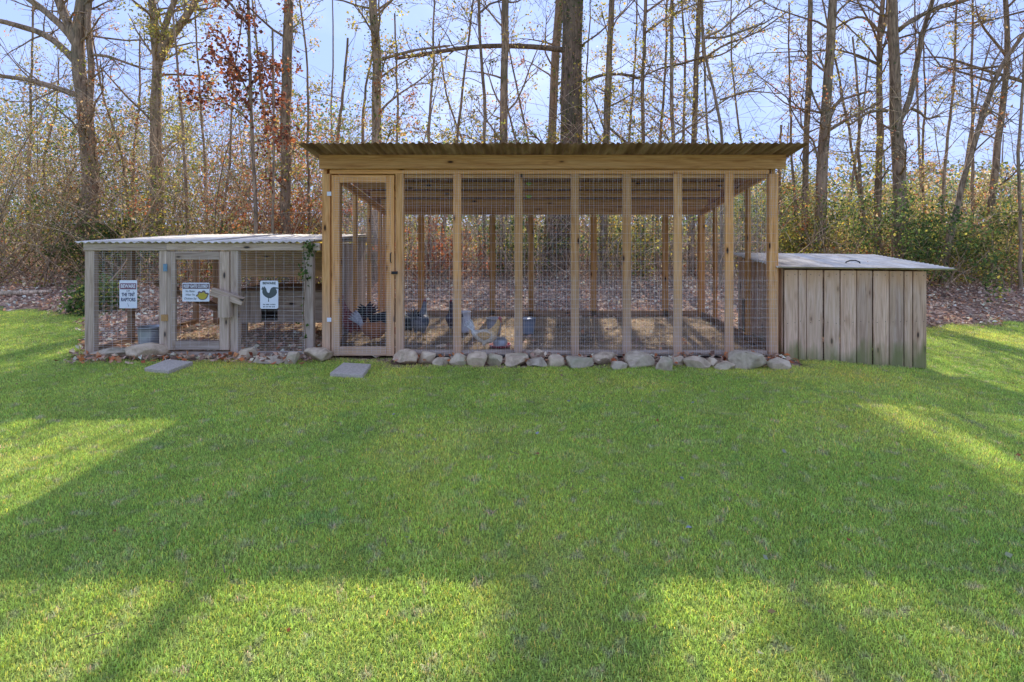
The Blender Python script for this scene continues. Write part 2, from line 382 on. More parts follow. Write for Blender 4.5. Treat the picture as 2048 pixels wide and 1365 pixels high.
# lawn sheet: columns ending at the ragged edge
xs = np.concatenate([[-60, -30], np.linspace(-15, 15, 301), [30, 60]]); nyl = 60
t = np.linspace(0, 1, nyl)
E = lawn_edge(xs); X = np.repeat(xs[None], nyl, 0); Y = -30+(E[None]+30)*(1-(1-t[:, None])**2.2)
Z = gz(X, Y)-.006
nx = len(xs); i = np.arange(nyl-1)[:, None]*nx; j = np.arange(nx-1)[None]
Q = np.stack([i+j, i+j+1, i+nx+j+1, i+nx+j], -1).reshape(-1, 4)
tag(link('lawn', qmesh('lawn', np.stack([X.ravel(), Y.ravel(), Z.ravel()], 1), Q, M['lawn'], smooth=True)), kind='structure')
# straw floor of the two pens
X, Y, Z, Q = grid('run_floor', -4.85, 2.68, 150, 6.02, 8.9, 60, 0.012, M['straw'], amp=.03)
tag(link('pen_floor', qmesh('pen_floor', np.stack([X.ravel(), Y.ravel(), Z.ravel()], 1), Q, M['straw'], smooth=True)), kind='structure')

# ------------------------------------------------------------------ grass: tiles of blades on points (one object)
def tile(k, nb=210, R=.13):
    ang = rng.uniform(0, 2*np.pi, nb); r = R*np.sqrt(rng.uniform(0, 1, nb)); bx, by = r*np.cos(ang), r*np.sin(ang)
    h = rng.uniform(.007, .019, nb); w = rng.uniform(.0015, .003, nb)
    a = rng.uniform(0, 2*np.pi, nb); lean = rng.uniform(.3, 1.25, nb)*h; la = rng.uniform(0, 2*np.pi, nb)
    px, py = np.cos(a)*w/2, np.sin(a)*w/2; z0 = -.006
    P0 = np.stack([bx-px, by-py, 0*bx+z0], 1); P1 = np.stack([bx+px, by+py, 0*bx+z0], 1)
    mx_, my_ = bx+np.cos(la)*lean*.4, by+np.sin(la)*lean*.4
    P2 = np.stack([mx_+px*.8, my_+py*.8, h*.62], 1); P3 = np.stack([mx_-px*.8, my_-py*.8, h*.62], 1)
    P4 = np.stack([bx+np.cos(la)*lean, by+np.sin(la)*lean, h*np.sqrt(np.clip(1-(lean/h*.7)**2, .2, 1))], 1)
    V = np.stack([P0, P1, P2, P3, P4], 1).reshape(-1, 3); b = np.arange(nb)*5
    Q = np.stack([b, b+1, b+2, b+3], 1); T = np.stack([b+3, b+2, b+4], 1)
    tone = (rng.uniform(.35, 1.0, (nb, 1))**1.0*1.75)*np.ones((1, 3))*rng.uniform(.85, 1.25)
    dry = rng.random(nb) < .06; tone[dry] = np.array([2.4, 1.45, 2.2])*rng.uniform(.7, 1.2, (dry.sum(), 1))
    yel = rng.random(nb) < .12; tone[yel] *= np.array([1.5, 1.12, .9])
    return qmesh('grass_tile', V, Q, M['blade'], col=np.repeat(tone, 5, 0), T=T)
gcol = bpy.data.collections.new('grass_tiles')
for k in range(8): gcol.objects.link(bpy.data.objects.new('grass_tile', tile(k)))
pts = []; scl = []
yy = 1.0
while yy < 9.3:
    step = .085 if yy < 3.5 else (.105 if yy < 6 else .15)
    hw0 = -1061*yy/F-1.2; hw1 = 987*yy/F+1.2
    xr = np.arange(hw0, hw1, step); n = len(xr)
    xx = xr+rng.uniform(-.5, .5, n)*step; yv = yy+rng.uniform(-.5, .5, n)*step
    ok = yv < lawn_edge(xx)+.03
    inside = (xx > 2.7) & (xx < 4.32) & (yv > 5.93)
    ok &= ~inside
    pts.append(np.stack([xx, yv, gz(xx, yv)-.004], 1)[ok]); cl = vnoise(np.stack([xx, yv, 0*xx], 1), 4.5, 31)[ok]; scl.append((1.0 if yy < 6 else 1.15)*(.62+.8*cl)*rng.uniform(.8, 1.3, ok.sum()))
    yy += step
pts = np.concatenate(pts); scl = np.concatenate(scl)
me = bpy.data.meshes.new('lawn_grass'); me.vertices.add(len(pts)); me.vertices.foreach_set('co', pts.astype(np.float32).ravel())
a = me.attributes.new('sc', 'FLOAT', 'POINT'); a.data.foreach_set('value', scl.astype(np.float32))
a = me.attributes.new('rz', 'FLOAT', 'POINT'); a.data.foreach_set('value', rng.uniform(0, 6.28, len(pts)).astype(np.float32))
me.update()
go = tag(link('lawn_grass', me), 'short mown green grass covering the lawn in front of the pens', 'grass', kind='stuff')
ng = bpy.data.node_groups.new('grass', 'GeometryNodeTree')
ng.interface.new_socket('Geometry', in_out='INPUT', socket_type='NodeSocketGeometry'); ng.interface.new_socket('Geometry', in_out='OUTPUT', socket_type='NodeSocketGeometry')
gi = ng.nodes.new('NodeGroupInput'); gout = ng.nodes.new('NodeGroupOutput')
ci = ng.nodes.new('GeometryNodeCollectionInfo'); ci.inputs['Collection'].default_value = gcol; ci.inputs['Separate Children'].default_value = True
ci.inputs['Reset Children'].default_value = True
ip = ng.nodes.new('GeometryNodeInstanceOnPoints'); ip.inputs['Pick Instance'].default_value = True
na = ng.nodes.new('GeometryNodeInputNamedAttribute'); na.data_type = 'FLOAT'; na.inputs[0].default_value = 'sc'
nr = ng.nodes.new('GeometryNodeInputNamedAttribute'); nr.data_type = 'FLOAT'; nr.inputs[0].default_value = 'rz'
cx = ng.nodes.new('ShaderNodeCombineXYZ')
ng.links.new(nr.outputs[0], cx.inputs[2]); ng.links.new(gi.outputs[0], ip.inputs['Points']); ng.links.new(ci.outputs[0], ip.inputs['Instance'])
ng.links.new(cx.outputs[0], ip.inputs['Rotation']); ng.links.new(na.outputs[0], ip.inputs['Scale']); ng.links.new(ip.outputs[0], gout.inputs[0])
md = go.modifiers.new('grass', 'NODES'); md.node_group = ng

# ------------------------------------------------------------------ corrugated sheets
def corrugated(name, parent, o, ax, ay, length, width, mat, period=.076, amp=.009, th=.0015, seg=8):
    """o origin corner, ax unit along waves (across ridges), ay unit along ridges"""
    ax, ay = Vector(ax).normalized(), Vector(ay).normalized(); az = ax.cross(ay).normalized()
    n = int(round(width/period*seg)); u = np.linspace(0, width, n+1); h = amp*np.cos(u/period*2*np.pi)
    V = []
    for s in (0, 1):
        for e in (-th, th): V.append(np.stack([u, np.full(n+1, s*length), h+e], 1))
    V = np.concatenate(V); m = n+1; k = np.arange(n)
    def q(a, b): return np.stack([a*m+k, a*m+k+1, b*m+k+1, b*m+k], 1)
    Q = np.concatenate([q(1, 3), q(2, 0), q(0, 1), q(3, 2)])
    R = Matrix((ax, ay, az)).transposed().to_4x4()
    return link(name, qmesh(name, V, Q, mat, smooth=False), Matrix.Translation(Vector(o)) @ R, parent)

# ------------------------------------------------------------------ wire mesh
def wires(name, parent, o, ux, uy, W, H, sx, sy, r=.0007, mat=None, hs=None):
    """welded wire panel in the plane ux,uy"""
    o, ux, uy = (np.array(v, float) for v in (o, ux, uy)); nn = np.cross(ux, uy); b = B()
    c4 = [(-1, -1), (1, -1), (1, 1), (-1, 1)]
    def stick(p, q, a, c):
        V = [p+(a*i+c*j)*r for i, j in c4]+[q+(a*i+c*j)*r for i, j in c4]
        b.add(V, [(0, 1, 5, 4), (1, 2, 6, 5), (2, 3, 7, 6), (3, 0, 4, 7)], (1, 1, 1))
    for x in np.arange(0, W+1e-4, sx):
        e = rng.normal(0, .0025, 4); e = [e[0], *(e[1:3]), e[3]]
        for q in range(3): stick(o+ux*(x+e[q])+uy*H*q/3+nn*abs(e[q]), o+ux*(x+e[q+1])+uy*H*(q+1)/3+nn*abs(e[q+1]), ux, nn)
    for y in (np.arange(0, H+1e-4, sy) if hs is None else hs):
        e = rng.normal(0, .0012, 2); stick(o+uy*(y+e[0])+nn*.0016, o+uy*(y+e[1])+ux*W+nn*.0016, uy, nn)
    ob = link(name, b.mesh(name, M['wire']), None, None)
    ob.parent = parent; ob.matrix_basis = WM[parent.name].inverted(); ob['kind'] = 'stuff'; return ob

# ------------------------------------------------------------------ chicken run
def X6(px, Y=6.0): return (px-VPX)*Y/F
run = thing('chicken_run', (.2, 6.0, 0), 'tall open chicken run of tan treated pine posts and wire under a brown corrugated roof', 'chicken run')
FZ = 2.0
fp = [(652, .089, .089), (799, .089, .06), (914, .089, .038), (1037, .089, .038), (1150, .089, .05), (1254, .089, .038), (1356, .089, .038), (1459, .089, .038), (1548, .098, .089)]
for px, w, d in fp:
    x = X6(px); box('post', run, x-w/2, x+w/2, 6.0, 6.0+d, -.03, FZ, M['pine'])
box('header_beam', run, -2.29, 2.765, 5.957, 5.996, 2.052, 2.205, M['pine'])
box('top_plate', run, -2.19, 2.60, 6.002, 6.04, FZ+.001, FZ+.05, M['pine'])
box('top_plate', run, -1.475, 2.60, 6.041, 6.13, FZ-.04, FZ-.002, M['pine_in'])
box('sill', run, -1.38, 2.60, 6.05, 6.13, .02, .058, M['grey'])
def rz_(y): return 2.208-.165*(y-5.96)       # underside of the roof
for xs_, sgn in ((-2.255, 1), (2.665, -1)):
    ys_ = (6.49, 7.09, 7.7, 8.25) if sgn == 1 else (6.75, 7.35, 7.95)
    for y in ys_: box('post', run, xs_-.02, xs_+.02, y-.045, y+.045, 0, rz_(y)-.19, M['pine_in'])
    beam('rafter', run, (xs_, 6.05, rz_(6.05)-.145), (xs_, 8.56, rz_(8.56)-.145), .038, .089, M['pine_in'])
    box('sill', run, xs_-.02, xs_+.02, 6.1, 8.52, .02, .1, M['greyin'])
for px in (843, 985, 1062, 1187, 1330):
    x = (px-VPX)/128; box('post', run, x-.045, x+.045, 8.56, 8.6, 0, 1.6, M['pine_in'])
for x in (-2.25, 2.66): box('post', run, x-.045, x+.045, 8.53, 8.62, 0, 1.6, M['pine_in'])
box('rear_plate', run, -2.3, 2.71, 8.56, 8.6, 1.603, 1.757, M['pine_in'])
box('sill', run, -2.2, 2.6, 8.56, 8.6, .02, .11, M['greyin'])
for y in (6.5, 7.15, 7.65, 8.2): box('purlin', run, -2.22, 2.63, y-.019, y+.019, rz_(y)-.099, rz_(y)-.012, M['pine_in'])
sl_ = Vector((0, 1, -.165)).normalized()
x = -2.38; W0 = 5.2; ns = 8; wsh = .684
for k in range(ns):
    w = min(wsh, 2.83-x); corrugated('roof_sheet', run, (x, 5.59, rz_(5.59)+.003+(k % 2)*.004), (1, 0, 0), sl_, 3.35, w, M['runroof'] if k != 2 else M['runroof'])
    x += .652
# wire: upper, lower fine bands over a coarse one, rear and sides
wires('wire_mesh', run, (X6(806), 5.998, .03), (1, 0, 0), (0, 0, 1), X6(1554)-X6(806), 2.0, .0508, .1016)
wires('wire_mesh', run, (X6(806), 5.996, .02), (1, 0, 0), (0, 0, 1), X6(1554)-X6(806), .86, .0254, .0508, r=.00048)
wires('wire_mesh', run, (X6(806), 5.996, 1.53), (1, 0, 0), (0, 0, 1), X6(1554)-X6(806), .515, .0254, .0508, r=.00048)
wires('wire_mesh', run, (-2.28, 8.604, .03), (1, 0, 0), (0, 0, 1), 4.98, 1.62, .0508, .1016)
wires('wire_mesh', run, (-2.28, 8.607, .02), (1, 0, 0), (0, 0, 1), 4.98, .9, .0508, .0508, r=.00048)
wires('wire_mesh', run, (-2.279, 6.1, .03), (0, 1, 0), (0, 0, 1), 2.45, 1.5, .0508, .1016)
wires('wire_mesh', run, (2.689, 6.1, .03), (0, 1, 0), (0, 0, 1), 2.45, 1.5, .0508, .1016)
# door
door = link('door', None, Matrix.Translation((X6(664), 6.0, .02)), run)
dx0, dx1 = X6(663.5), X6(788.5)
box('stile', door, dx0, dx0+.085, 5.99, 6.028, .02, 1.985, M['pine']); box('stile', door, dx1-.085, dx1, 5.99, 6.028, .02, 1.985, M['pine'])
box('rail', door, dx0+.086, dx1-.086, 5.99, 6.028, .02, .115, M['pine']); box('rail', door, dx0+.086, dx1-.086, 5.99, 6.028, 1.905, 1.985, M['pine'])
wires('wire_mesh', door, (dx0+.03, 5.987, .05), (1, 0, 0), (0, 0, 1), dx1-dx0-.06, 1.91, .0508, .0254, r=.0007)
b = B(); hx = X6(783)
b.tube([(hx, 5.985, 1.14), (hx, 5.955, 1.13), (hx, 5.95, 1.09), (hx, 5.955, 1.05), (hx, 5.985, 1.035)], .006, 6, (1, 1, 1)); link('handle', b.mesh('handle', M['black']), None, door).matrix_basis = WM[door.name].inverted()
box('latch', door, X6(784), X6(796), 5.965, 5.985, .91, .94, M['black'])
for z in (1.76, .39): box('tag', run, X6(655), X6(663.5), 5.984, 5.989, z, z+.045, M['white'])
for i, (xc, zc) in enumerate(((X6(1057), 1.96), (X6(1057), 1.80))):
    P = [(xc+.035*math.cos(a)*(1+.3*math.sin(3*a)), 6.9+.01*math.sin(2*a), zc+.022*math.sin(a)) for a in np.linspace(0, 2*math.pi, 15)[:-1]]
    me = bpy.data.meshes.new('leaf'); me.from_pydata(P+[(xc, 6.88, zc)], [], [(k, (k+1) % 14, 14) for k in range(14)]); me.materials.append(M['limegreen'])
    o = link('vine_leaf', me); tag(o, ['bright lime leaf high under the run roof, upper of two', 'bright lime leaf under the run roof, lower of two'][i], 'leaf', 'lime leaves hanging under the run roof')

# ------------------------------------------------------------------ small grey coop
coop = thing('small_coop', (-3.6, 6.0, 0), 'low weathered grey chicken coop with wire front and pale corrugated roof', 'coop')
cz0, cz1 = 1.165, 1.243
for a_, b_ in ((169, 188), (318, 333.5), (460.5, 476), (607, 626)): box('post', coop, X6(a_), X6(b_), 6.0, 6.07, -.02, cz0-.001, M['grey'])
box('header_beam', coop, X6(169), X6(334), 5.985, 6.05, cz0, cz1, M['grey']); box('header_beam', coop, X6(334.6), X6(640), 5.985, 6.05, cz0, cz1, M['grey'])
box('sill', coop, X6(188.5), X6(640), 6.01, 6.06, -.01, .06, M['grey'])
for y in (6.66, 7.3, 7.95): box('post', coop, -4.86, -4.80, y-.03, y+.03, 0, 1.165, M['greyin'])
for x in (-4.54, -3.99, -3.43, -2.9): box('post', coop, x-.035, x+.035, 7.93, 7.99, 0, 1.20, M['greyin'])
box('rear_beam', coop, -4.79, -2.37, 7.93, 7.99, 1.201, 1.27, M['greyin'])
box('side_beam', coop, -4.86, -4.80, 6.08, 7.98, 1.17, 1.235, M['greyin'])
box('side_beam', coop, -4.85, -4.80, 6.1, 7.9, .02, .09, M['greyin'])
for k in range(5): box('back_board', coop, -4.23, -2.42, 7.90, 7.918, .70+k*.092, .70+k*.092+.089, M['tan'])
for k in range(12): box('wall_board', coop, -2.405, -2.387, 6.72+k*.105, 6.72+k*.105+.1, .03, 1.2, M['grey'])
corr = Vector((0, 1, .02)).normalized()
x = -4.92
for k in range(4):
    corrugated('roof_sheet', coop, (x, 5.94, 1.256+.003*(k % 2)), (1, 0, 0), corr, 2.2, .684 if k < 3 else .6, M['cooproof']); x += .648
HS = np.concatenate([np.arange(0, .4, .0254), np.arange(.42, .78, .0508), np.arange(.8, 1.13, .0254)])
wires('wire_mesh', coop, (X6(188), 5.998, .04), (1, 0, 0), (0, 0, 1), X6(318)-X6(188), 1.12, .1016, .05, hs=HS)
wires('wire_mesh', coop, (X6(475), 5.998, .04), (1, 0, 0), (0, 0, 1), X6(610)-X6(475), 1.12, .1016, .05, hs=HS)
wires('wire_mesh', coop, (-4.865, 6.08, .04), (0, 1, 0), (0, 0, 1), 1.85, 1.12, .1016, .05, hs=HS)
cd = link('door', None, Matrix.Translation((X6(335), 6.0, .08)), coop)
box('stile', cd, X6(335.5), X6(352), 5.985, 6.02, .085, 1.155, M['grey']); box('stile', cd, X6(440), X6(459), 5.985, 6.02, .085, 1.155, M['grey'])
box('rail', cd, X6(352.4), X6(439.6), 5.985, 6.02, 1.065, 1.155, M['grey']); box('rail', cd, X6(352.4), X6(439.6), 5.985, 6.02, .085, .18, M['grey'])
wires('wire_mesh', cd, (X6(345), 5.982, .12), (1, 0, 0), (0, 0, 1), X6(445)-X6(345), .98, .1016, .0762, r=.00048)
box('hinge', coop, X6(329), X6(337), 5.975, 5.984, .94, 1.02, M['tinblue']); box('hinge', coop, X6(325), X6(338), 5.975, 5.984, .40, .47, M['orangeplate'])
box('latch_block', coop, X6(446), X6(468), 5.90, 5.983, .45, .68, M['grey'])
beam('turn_latch', coop, (X6(430), 5.945, .725), (X6(492), 5.945, .615), .05, .085, M['grey'], up=(.2, 0, 1))
beam('perch_ramp', coop, (-4.75, 7.0, .72), (-4.0, 7.3, .28), .2, .03, M['greyin'], up=(.5, 0, .8))

nest = thing('nest_box', (-3.1, 7.0, .05), 'raised grey wooden nest box with a dark square entrance inside the coop', 'nest box')
box('front_panel', nest, -3.70, -3.425, 7.0, 7.02, .20, .60, M['grey']); box('front_panel', nest, -3.215, -2.46, 7.0, 7.02, .20, .60, M['grey'])
box('front_panel', nest, -3.423, -3.217, 7.0, 7.02, .43, .60, M['grey'])
box('floor_panel', nest, -3.70, -2.46, 7.021, 7.7, .2, .22, M['grey']); box('side_panel', nest, -3.70, -3.68, 7.021, 7.7, .221, .6, M['grey'])
box('side_panel', nest, -2.48, -2.46, 7.021, 7.7, .221, .6, M['grey']); box('rear_panel', nest, -3.679, -2.481, 7.68, 7.7, .221, .6, M['grey'])
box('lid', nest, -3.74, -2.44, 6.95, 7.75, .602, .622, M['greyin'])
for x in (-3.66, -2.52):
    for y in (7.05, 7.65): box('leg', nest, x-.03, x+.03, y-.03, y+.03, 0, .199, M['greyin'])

# ------------------------------------------------------------------ signs
def text(name, parent, s, x, y, z, size, mat, wfit=None, shear=0.0, bold=0.0):
    c = bpy.data.curves.new(name, 'FONT'); c.body = s; c.size = size; c.align_x = 'CENTER'; c.align_y = 'CENTER'; c.extrude = .0004; c.shear = shear; c.offset = bold; c.resolution_u = 3
    t_ = bpy.data.objects.new('tmp', c); COL.objects.link(t_); bpy.context.view_layer.update()
    me = bpy.data.meshes.new_from_object(t_); bpy.data.objects.remove(t_)
    sx = 1.0
    if wfit:
        w = max(v.co.x for v in me.vertices)-min(v.co.x for v in me.vertices); sx = wfit/w
    me.materials.clear(); me.materials.append(mat)
    return link(name, me, Matrix.Translation((x, y, z)) @ Matrix.Rotation(math.pi/2, 4, 'X') @ Matrix.Diagonal((sx, 1, 1, 1)), parent)
def plate(name, parent, x0, x1, y, z0, z1, mat, th=.003, rad=0.0, pts=None):
    if pts is None:
        if rad: pts = [(cx_+rad*math.cos(a), cz_+rad*math.sin(a)) for cx_, cz_, a0 in ((x1-rad, z1-rad, 0), (x0+rad, z1-rad, 90), (x0+rad, z0+rad, 180), (x1-rad, z0+rad, 270)) for a in np.radians([a0, a0+30, a0+60, a0+90])]
        else: pts = [(x1, z1), (x0, z1), (x0, z0), (x1, z0)]
    n = len(pts); me = bpy.data.meshes.new(name)
    me.from_pydata([(p[0], y, p[1]) for p in pts]+[(p[0], y+th, p[1]) for p in pts], [], [tuple(range(n)), tuple(range(2*n-1, n-1, -1))]+[(i, n+i, n+(i+1) % n, (i+1) % n) for i in range(n)])
    me.materials.append(mat); o = link(name, me, None, None)
    o.parent = parent; o.matrix_basis = WM[parent.name].inverted(); return o
def zp(py, Y=5.97): return CH-(py-HZ)*Y/F
s1 = thing('warning_sign', (X6(260), 5.975, zp(616)), 'white portrait sign reading BEWARE OF THE TINY RAPTORS on the coop wire', 'sign', 'signs on the grey coop')
x0, x1, ys1 = X6(243), X6(278), 5.97; cxm = (x0+x1)/2; w = x1-x0
plate('panel', s1, x0, x1, ys1, zp(617), zp(561), M['white'], rad=.006)
plate('band', s1, x0+.008, x1-.008, ys1-.0022, zp(579), zp(567), M['maroon'], .002)
text('lettering', s1, 'BEWARE', cxm, ys1-.003, zp(573), .055, M['white'], w*.82, bold=.0012)
text('lettering', s1, 'OF', cxm, ys1-.001, zp(582.5), .026, M['navy'], w*.2)
text('lettering', s1, 'THE TINY', cxm, ys1-.001, zp(590), .052, M['navy'], w*.76, bold=.0014)
text('lettering', s1, 'RAPTORS', cxm, ys1-.001, zp(600), .054, M['navy'], w*.82, bold=.0014)
plate('claw_mark', s1, 0, 0, ys1-.0012, 0, 0, M['slate'], .001, pts=[(cxm+.048, zp(581)), (cxm+.07, zp(587)), (cxm+.066, zp(588))])
plate('claw_mark', s1, 0, 0, ys1-.0012, 0, 0, M['slate'], .001, pts=[(cxm-.01, zp(606)), (cxm+.008, zp(613)), (cxm+.004, zp(613.5))])
s2 = thing('gate_sign', (X6(395), 5.975, zp(603)), 'white landscape sign reading KEEP GATE CLOSED on the grey coop door', 'sign', 'signs on the grey coop')
x0, x1 = X6(368), X6(422); cxm = (x0+x1)/2; w = x1-x0
plate('panel', s2, x0, x1, ys1, zp(603.5), zp(566), M['white'], rad=.008)
plate('band', s2, x0+.006, x1-.006, ys1-.0022, zp(578), zp(568), M['brownprint'], .002)
text('lettering', s2, 'KEEP GATE CLOSED', cxm, ys1-.003, zp(573), .044, M['white'], w*.88, bold=.001)
for q, (tx, pz) in enumerate((('No Matter', 583), ('What The', 590), ('Chickens Say', 597.5))):
    text('lettering', s2, tx, cxm-w*.21, ys1-.001, zp(pz), .032, M['slate'], w*(.36, .34, .46)[q], shear=.35)
hc = (cxm+w*.25, zp(591))
pts_ = [(.056*math.cos(a)*(1+(.32*abs(math.sin(3.5*a)) if math.sin(a) > -.2 else 0)), .042*math.sin(a)*(1+(.42*abs(math.sin(3.5*a)) if math.sin(a) > -.2 else .1))-.006) for a in np.linspace(0, 2*math.pi, 61)[:-1]]
plate('hen_picture', s2, 0, 0, ys1-.0012, 0, 0, M['brownprint'], .001, pts=[(hc[0]+p*.98, hc[1]+q) for p, q in pts_])
plate('hen_picture', s2, 0, 0, ys1-.0024, 0, 0, M['yellow'], .001, pts=[(hc[0]+p*.78, hc[1]+q*.74-.006) for p, q in pts_])
s3 = thing('rooster_sign', (X6(541), 5.975, zp(620)), 'white portrait sign with BEWARE over a dark rooster picture', 'sign', 'signs on the grey coop')
x0, x1 = X6(523), X6(559); cxm = (x0+x1)/2; w = x1-x0
plate('panel', s3, x0, x1, ys1, zp(618), zp(562), M['white'], rad=.018)
text('lettering', s3, 'BEWARE', cxm, ys1-.001, zp(567), .036, M['slate'], w*.72, bold=.0012)
def rp_(l): return [(cxm+(u-.5)*w*.8/.8, zp(573+v*24)) for u, v in l]
roo = [(.12, .02), (.18, .12), (.22, .0), (.28, .1), (.33, .2), (.37, .42), (.44, .56), (.52, .52), (.55, .3), (.62, .14), (.74, .06), (.95, .1), (1.1, .14), (.98, .2), (.86, .2), (.92, .34), (.93, .55), (.86, .74), (.74, .88), (.58, 1.0), (.44, .98), (.3, .88), (.18, .72), (.12, .5), (.13, .3), (.05, .24), (.1, .17)]
plate('rooster_picture', s3, 0, 0, ys1-.0012, 0, 0, M['slate'], .001, pts=rp_(roo)[::-1])
plate('rooster_picture', s3, 0, 0, ys1-.0012, 0, 0, M['slate'], .001, pts=[(cxm-.008, zp(594)), (cxm-.012, zp(604)), (cxm-.002, zp(604)), (cxm-.004, zp(594))])
for pz in (609.5, 614):      # two lines too small to read
    pv = []; pf = []; u = -.34
    while u < .33:
        wd_ = random.choice((.035, .045, .05)); a0, a1 = cxm+w*u, cxm+w*(u+wd_); z0_, z1_ = zp(pz+1.1), zp(pz-1.1); q = len(pv)
        pv += [(a1, ys1-.0008, z1_), (a0, ys1-.0008, z1_), (a0, ys1-.0008, z0_), (a1, ys1-.0008, z0_)]; pf.append((q, q+1, q+2, q+3)); u += wd_+random.choice((.02, .02, .05))
    me = bpy.data.meshes.new('small_print'); me.from_pydata(pv, [], pf); me.materials.append(M['slate']); o = link('small_print', me); o.parent = s3; o.matrix_basis = WM[s3.name].inverted(); o['kind'] = 'stuff'

# ------------------------------------------------------------------ board box on the right
bx = thing('storage_box', (3.5, 5.97, -.1), 'weathered board henhouse box with a low corrugated lid right of the run', 'henhouse')
edges = [1568, 1597, 1614, 1648, 1681, 1714, 1746, 1779, 1809, 1826, 1855]
Yb = 5.97
for k in range(len(edges)-1):
    xa, xb = X6(edges[k], Yb), X6(edges[k+1], Yb); y0 = Yb+(0 if k % 2 == 0 else .004)+(.012 if k in (2,) else 0)
    top = .955-.018*(xa-2.75)/1.55
    box('board', bx, xa+.004+.004*(k % 3 == 0), xb-.006, y0, y0+.019, -.135+.012*((k*7) % 3)/2, top, M['board'])
for k in range(10):
    ya = 6.03+k*.128
    if k in (8,): 
        box('board', bx, 2.752, 2.772, ya, ya+.124, .49, 1.0, M['board'])
    else: box('board', bx, 2.752, 2.772, ya, ya+.124, -.05, .965+.02*k/3, M['board'])
    box('board', bx, 4.286, 4.305, ya, ya+.124, -.1, .94+.02*k/3, M['board'])
box('rear_wall', bx, 2.78, 4.28, 7.3, 7.32, -.05, 1.01, M['board'])
box('pop_door_shade_sheet', bx, 2.95, 2.96, 6.95, 7.29, -.02, .6, M['dark'])  # near-black sheet stands in for the shade inside the opening
box('frame_rail', bx, 2.775, 4.28, 5.995, 6.03, .86, .93, M['greyin'])
box('nail_strip', bx, 2.775, 4.28, 5.995, 6.03, .35, .42, M['greyin'])
lid = corrugated('lid', bx, (4.615, 5.93, .962), (0, 1, .055), (-1, 0, .012), 1.94, 1.44, M['cooproof'])
b = B(); lx, ly, lz = 3.70, 6.32, .99
b.tube([(lx-.09, ly, lz-.005), (lx-.075, ly, lz+.03), (lx-.03, ly, lz+.047), (lx+.03, ly, lz+.047), (lx+.075, ly, lz+.03), (lx+.09, ly, lz-.005)], .008, 6, (1, 1, 1))
h_ = link('handle', b.mesh('handle', M['black'])); h_.parent = bx; h_.matrix_basis = WM[bx.name].inverted()
# nail heads on boards
b = B()
for k in range(len(edges)-1):
    for zz in (.90, .39):
        for fx in (.25, .75):
            xx = X6(edges[k], Yb)*(1-fx)+X6(edges[k+1], Yb)*fx; yv = Yb-.0015+(0 if k % 2 == 0 else .004)+(.012 if k == 2 else 0)
            if edges[k+1]-edges[k] < 20 and fx > .5: continue
            a = np.linspace(0, 2*np.pi, 7)[:-1]; zc = zz+rng.uniform(-.015, .015)
            V = np.stack([xx+.0045*np.cos(a), np.full(6, yv), zc+.0045*np.sin(a)], 1)
            b.add(V, [(0, 1, 2, 3), (3, 4, 5, 0)], (.1, .1, .1))
n_ = link('nail_heads', b.mesh('nail_heads', M['black'])); n_.parent = bx; n_.matrix_basis = WM[bx.name].inverted(); n_['kind'] = 'stuff'

# ------------------------------------------------------------------ rocks, pavers
import bmesh
bm = bmesh.new(); bmesh.ops.create_icosphere(bm, subdivisions=4, radius=1); bm.verts.ensure_lookup_table()
IV = np.array([v.co[:] for v in bm.verts]); IT = np.array([[v.index for v in f.verts] for f in bm.faces]); bm.free()
def rock(px0, px1, pyt, pyb, label, flat=0.0, depth=None, seed=0, Yc=None):
    r = np.random.default_rng(seed+100); Yf = (CH*F)/(pyb-HZ) if Yc is None else Yc
    W = (px1-px0)*Yf/F; D = depth or max(.12, W*.72); H = (pyb-pyt)*Yf/F*(.93)
    P = IV.copy()
    for _ in range(17):
        nrm = r.normal(size=3); nrm /= np.linalg.norm(nrm); d = r.uniform(.5, .85); s = P @ nrm; k = s > d
        P[k] -= np.outer(s[k]-d, nrm)
    up = np.array([r.normal()*.12, -.25, 1]); up /= np.linalg.norm(up); dd = r.uniform(.55, .75); s = P @ up; k = s > dd; P[k] -= np.outer(s[k]-dd, up)
    P *= (1+.09*(vnoise(P, 2.2, seed)-.5)+.035*(vnoise(P, 8, seed)-.5))[:, None]
    mn, mx_ = P.min(0), P.max(0); P = (P-(mn+mx_)/2)/((mx_-mn)/2)
    P = P*np.array([W/2*1.04, D/2, H*.62]); a = 0.0
    zc = H-.62*H
    me = qmesh('stone', P, None, M['rock'], T=IT, smooth=False)
    cy = Yf+D*.42; cx_ = ((px0+px1)/2-VPX)*Yf/F
    o = link('stone', me, Matrix.Translation((cx_, cy, float(gz(cx_, cy))+zc-.012)))
    return tag(o, label, 'stone', 'stones edging the pens')
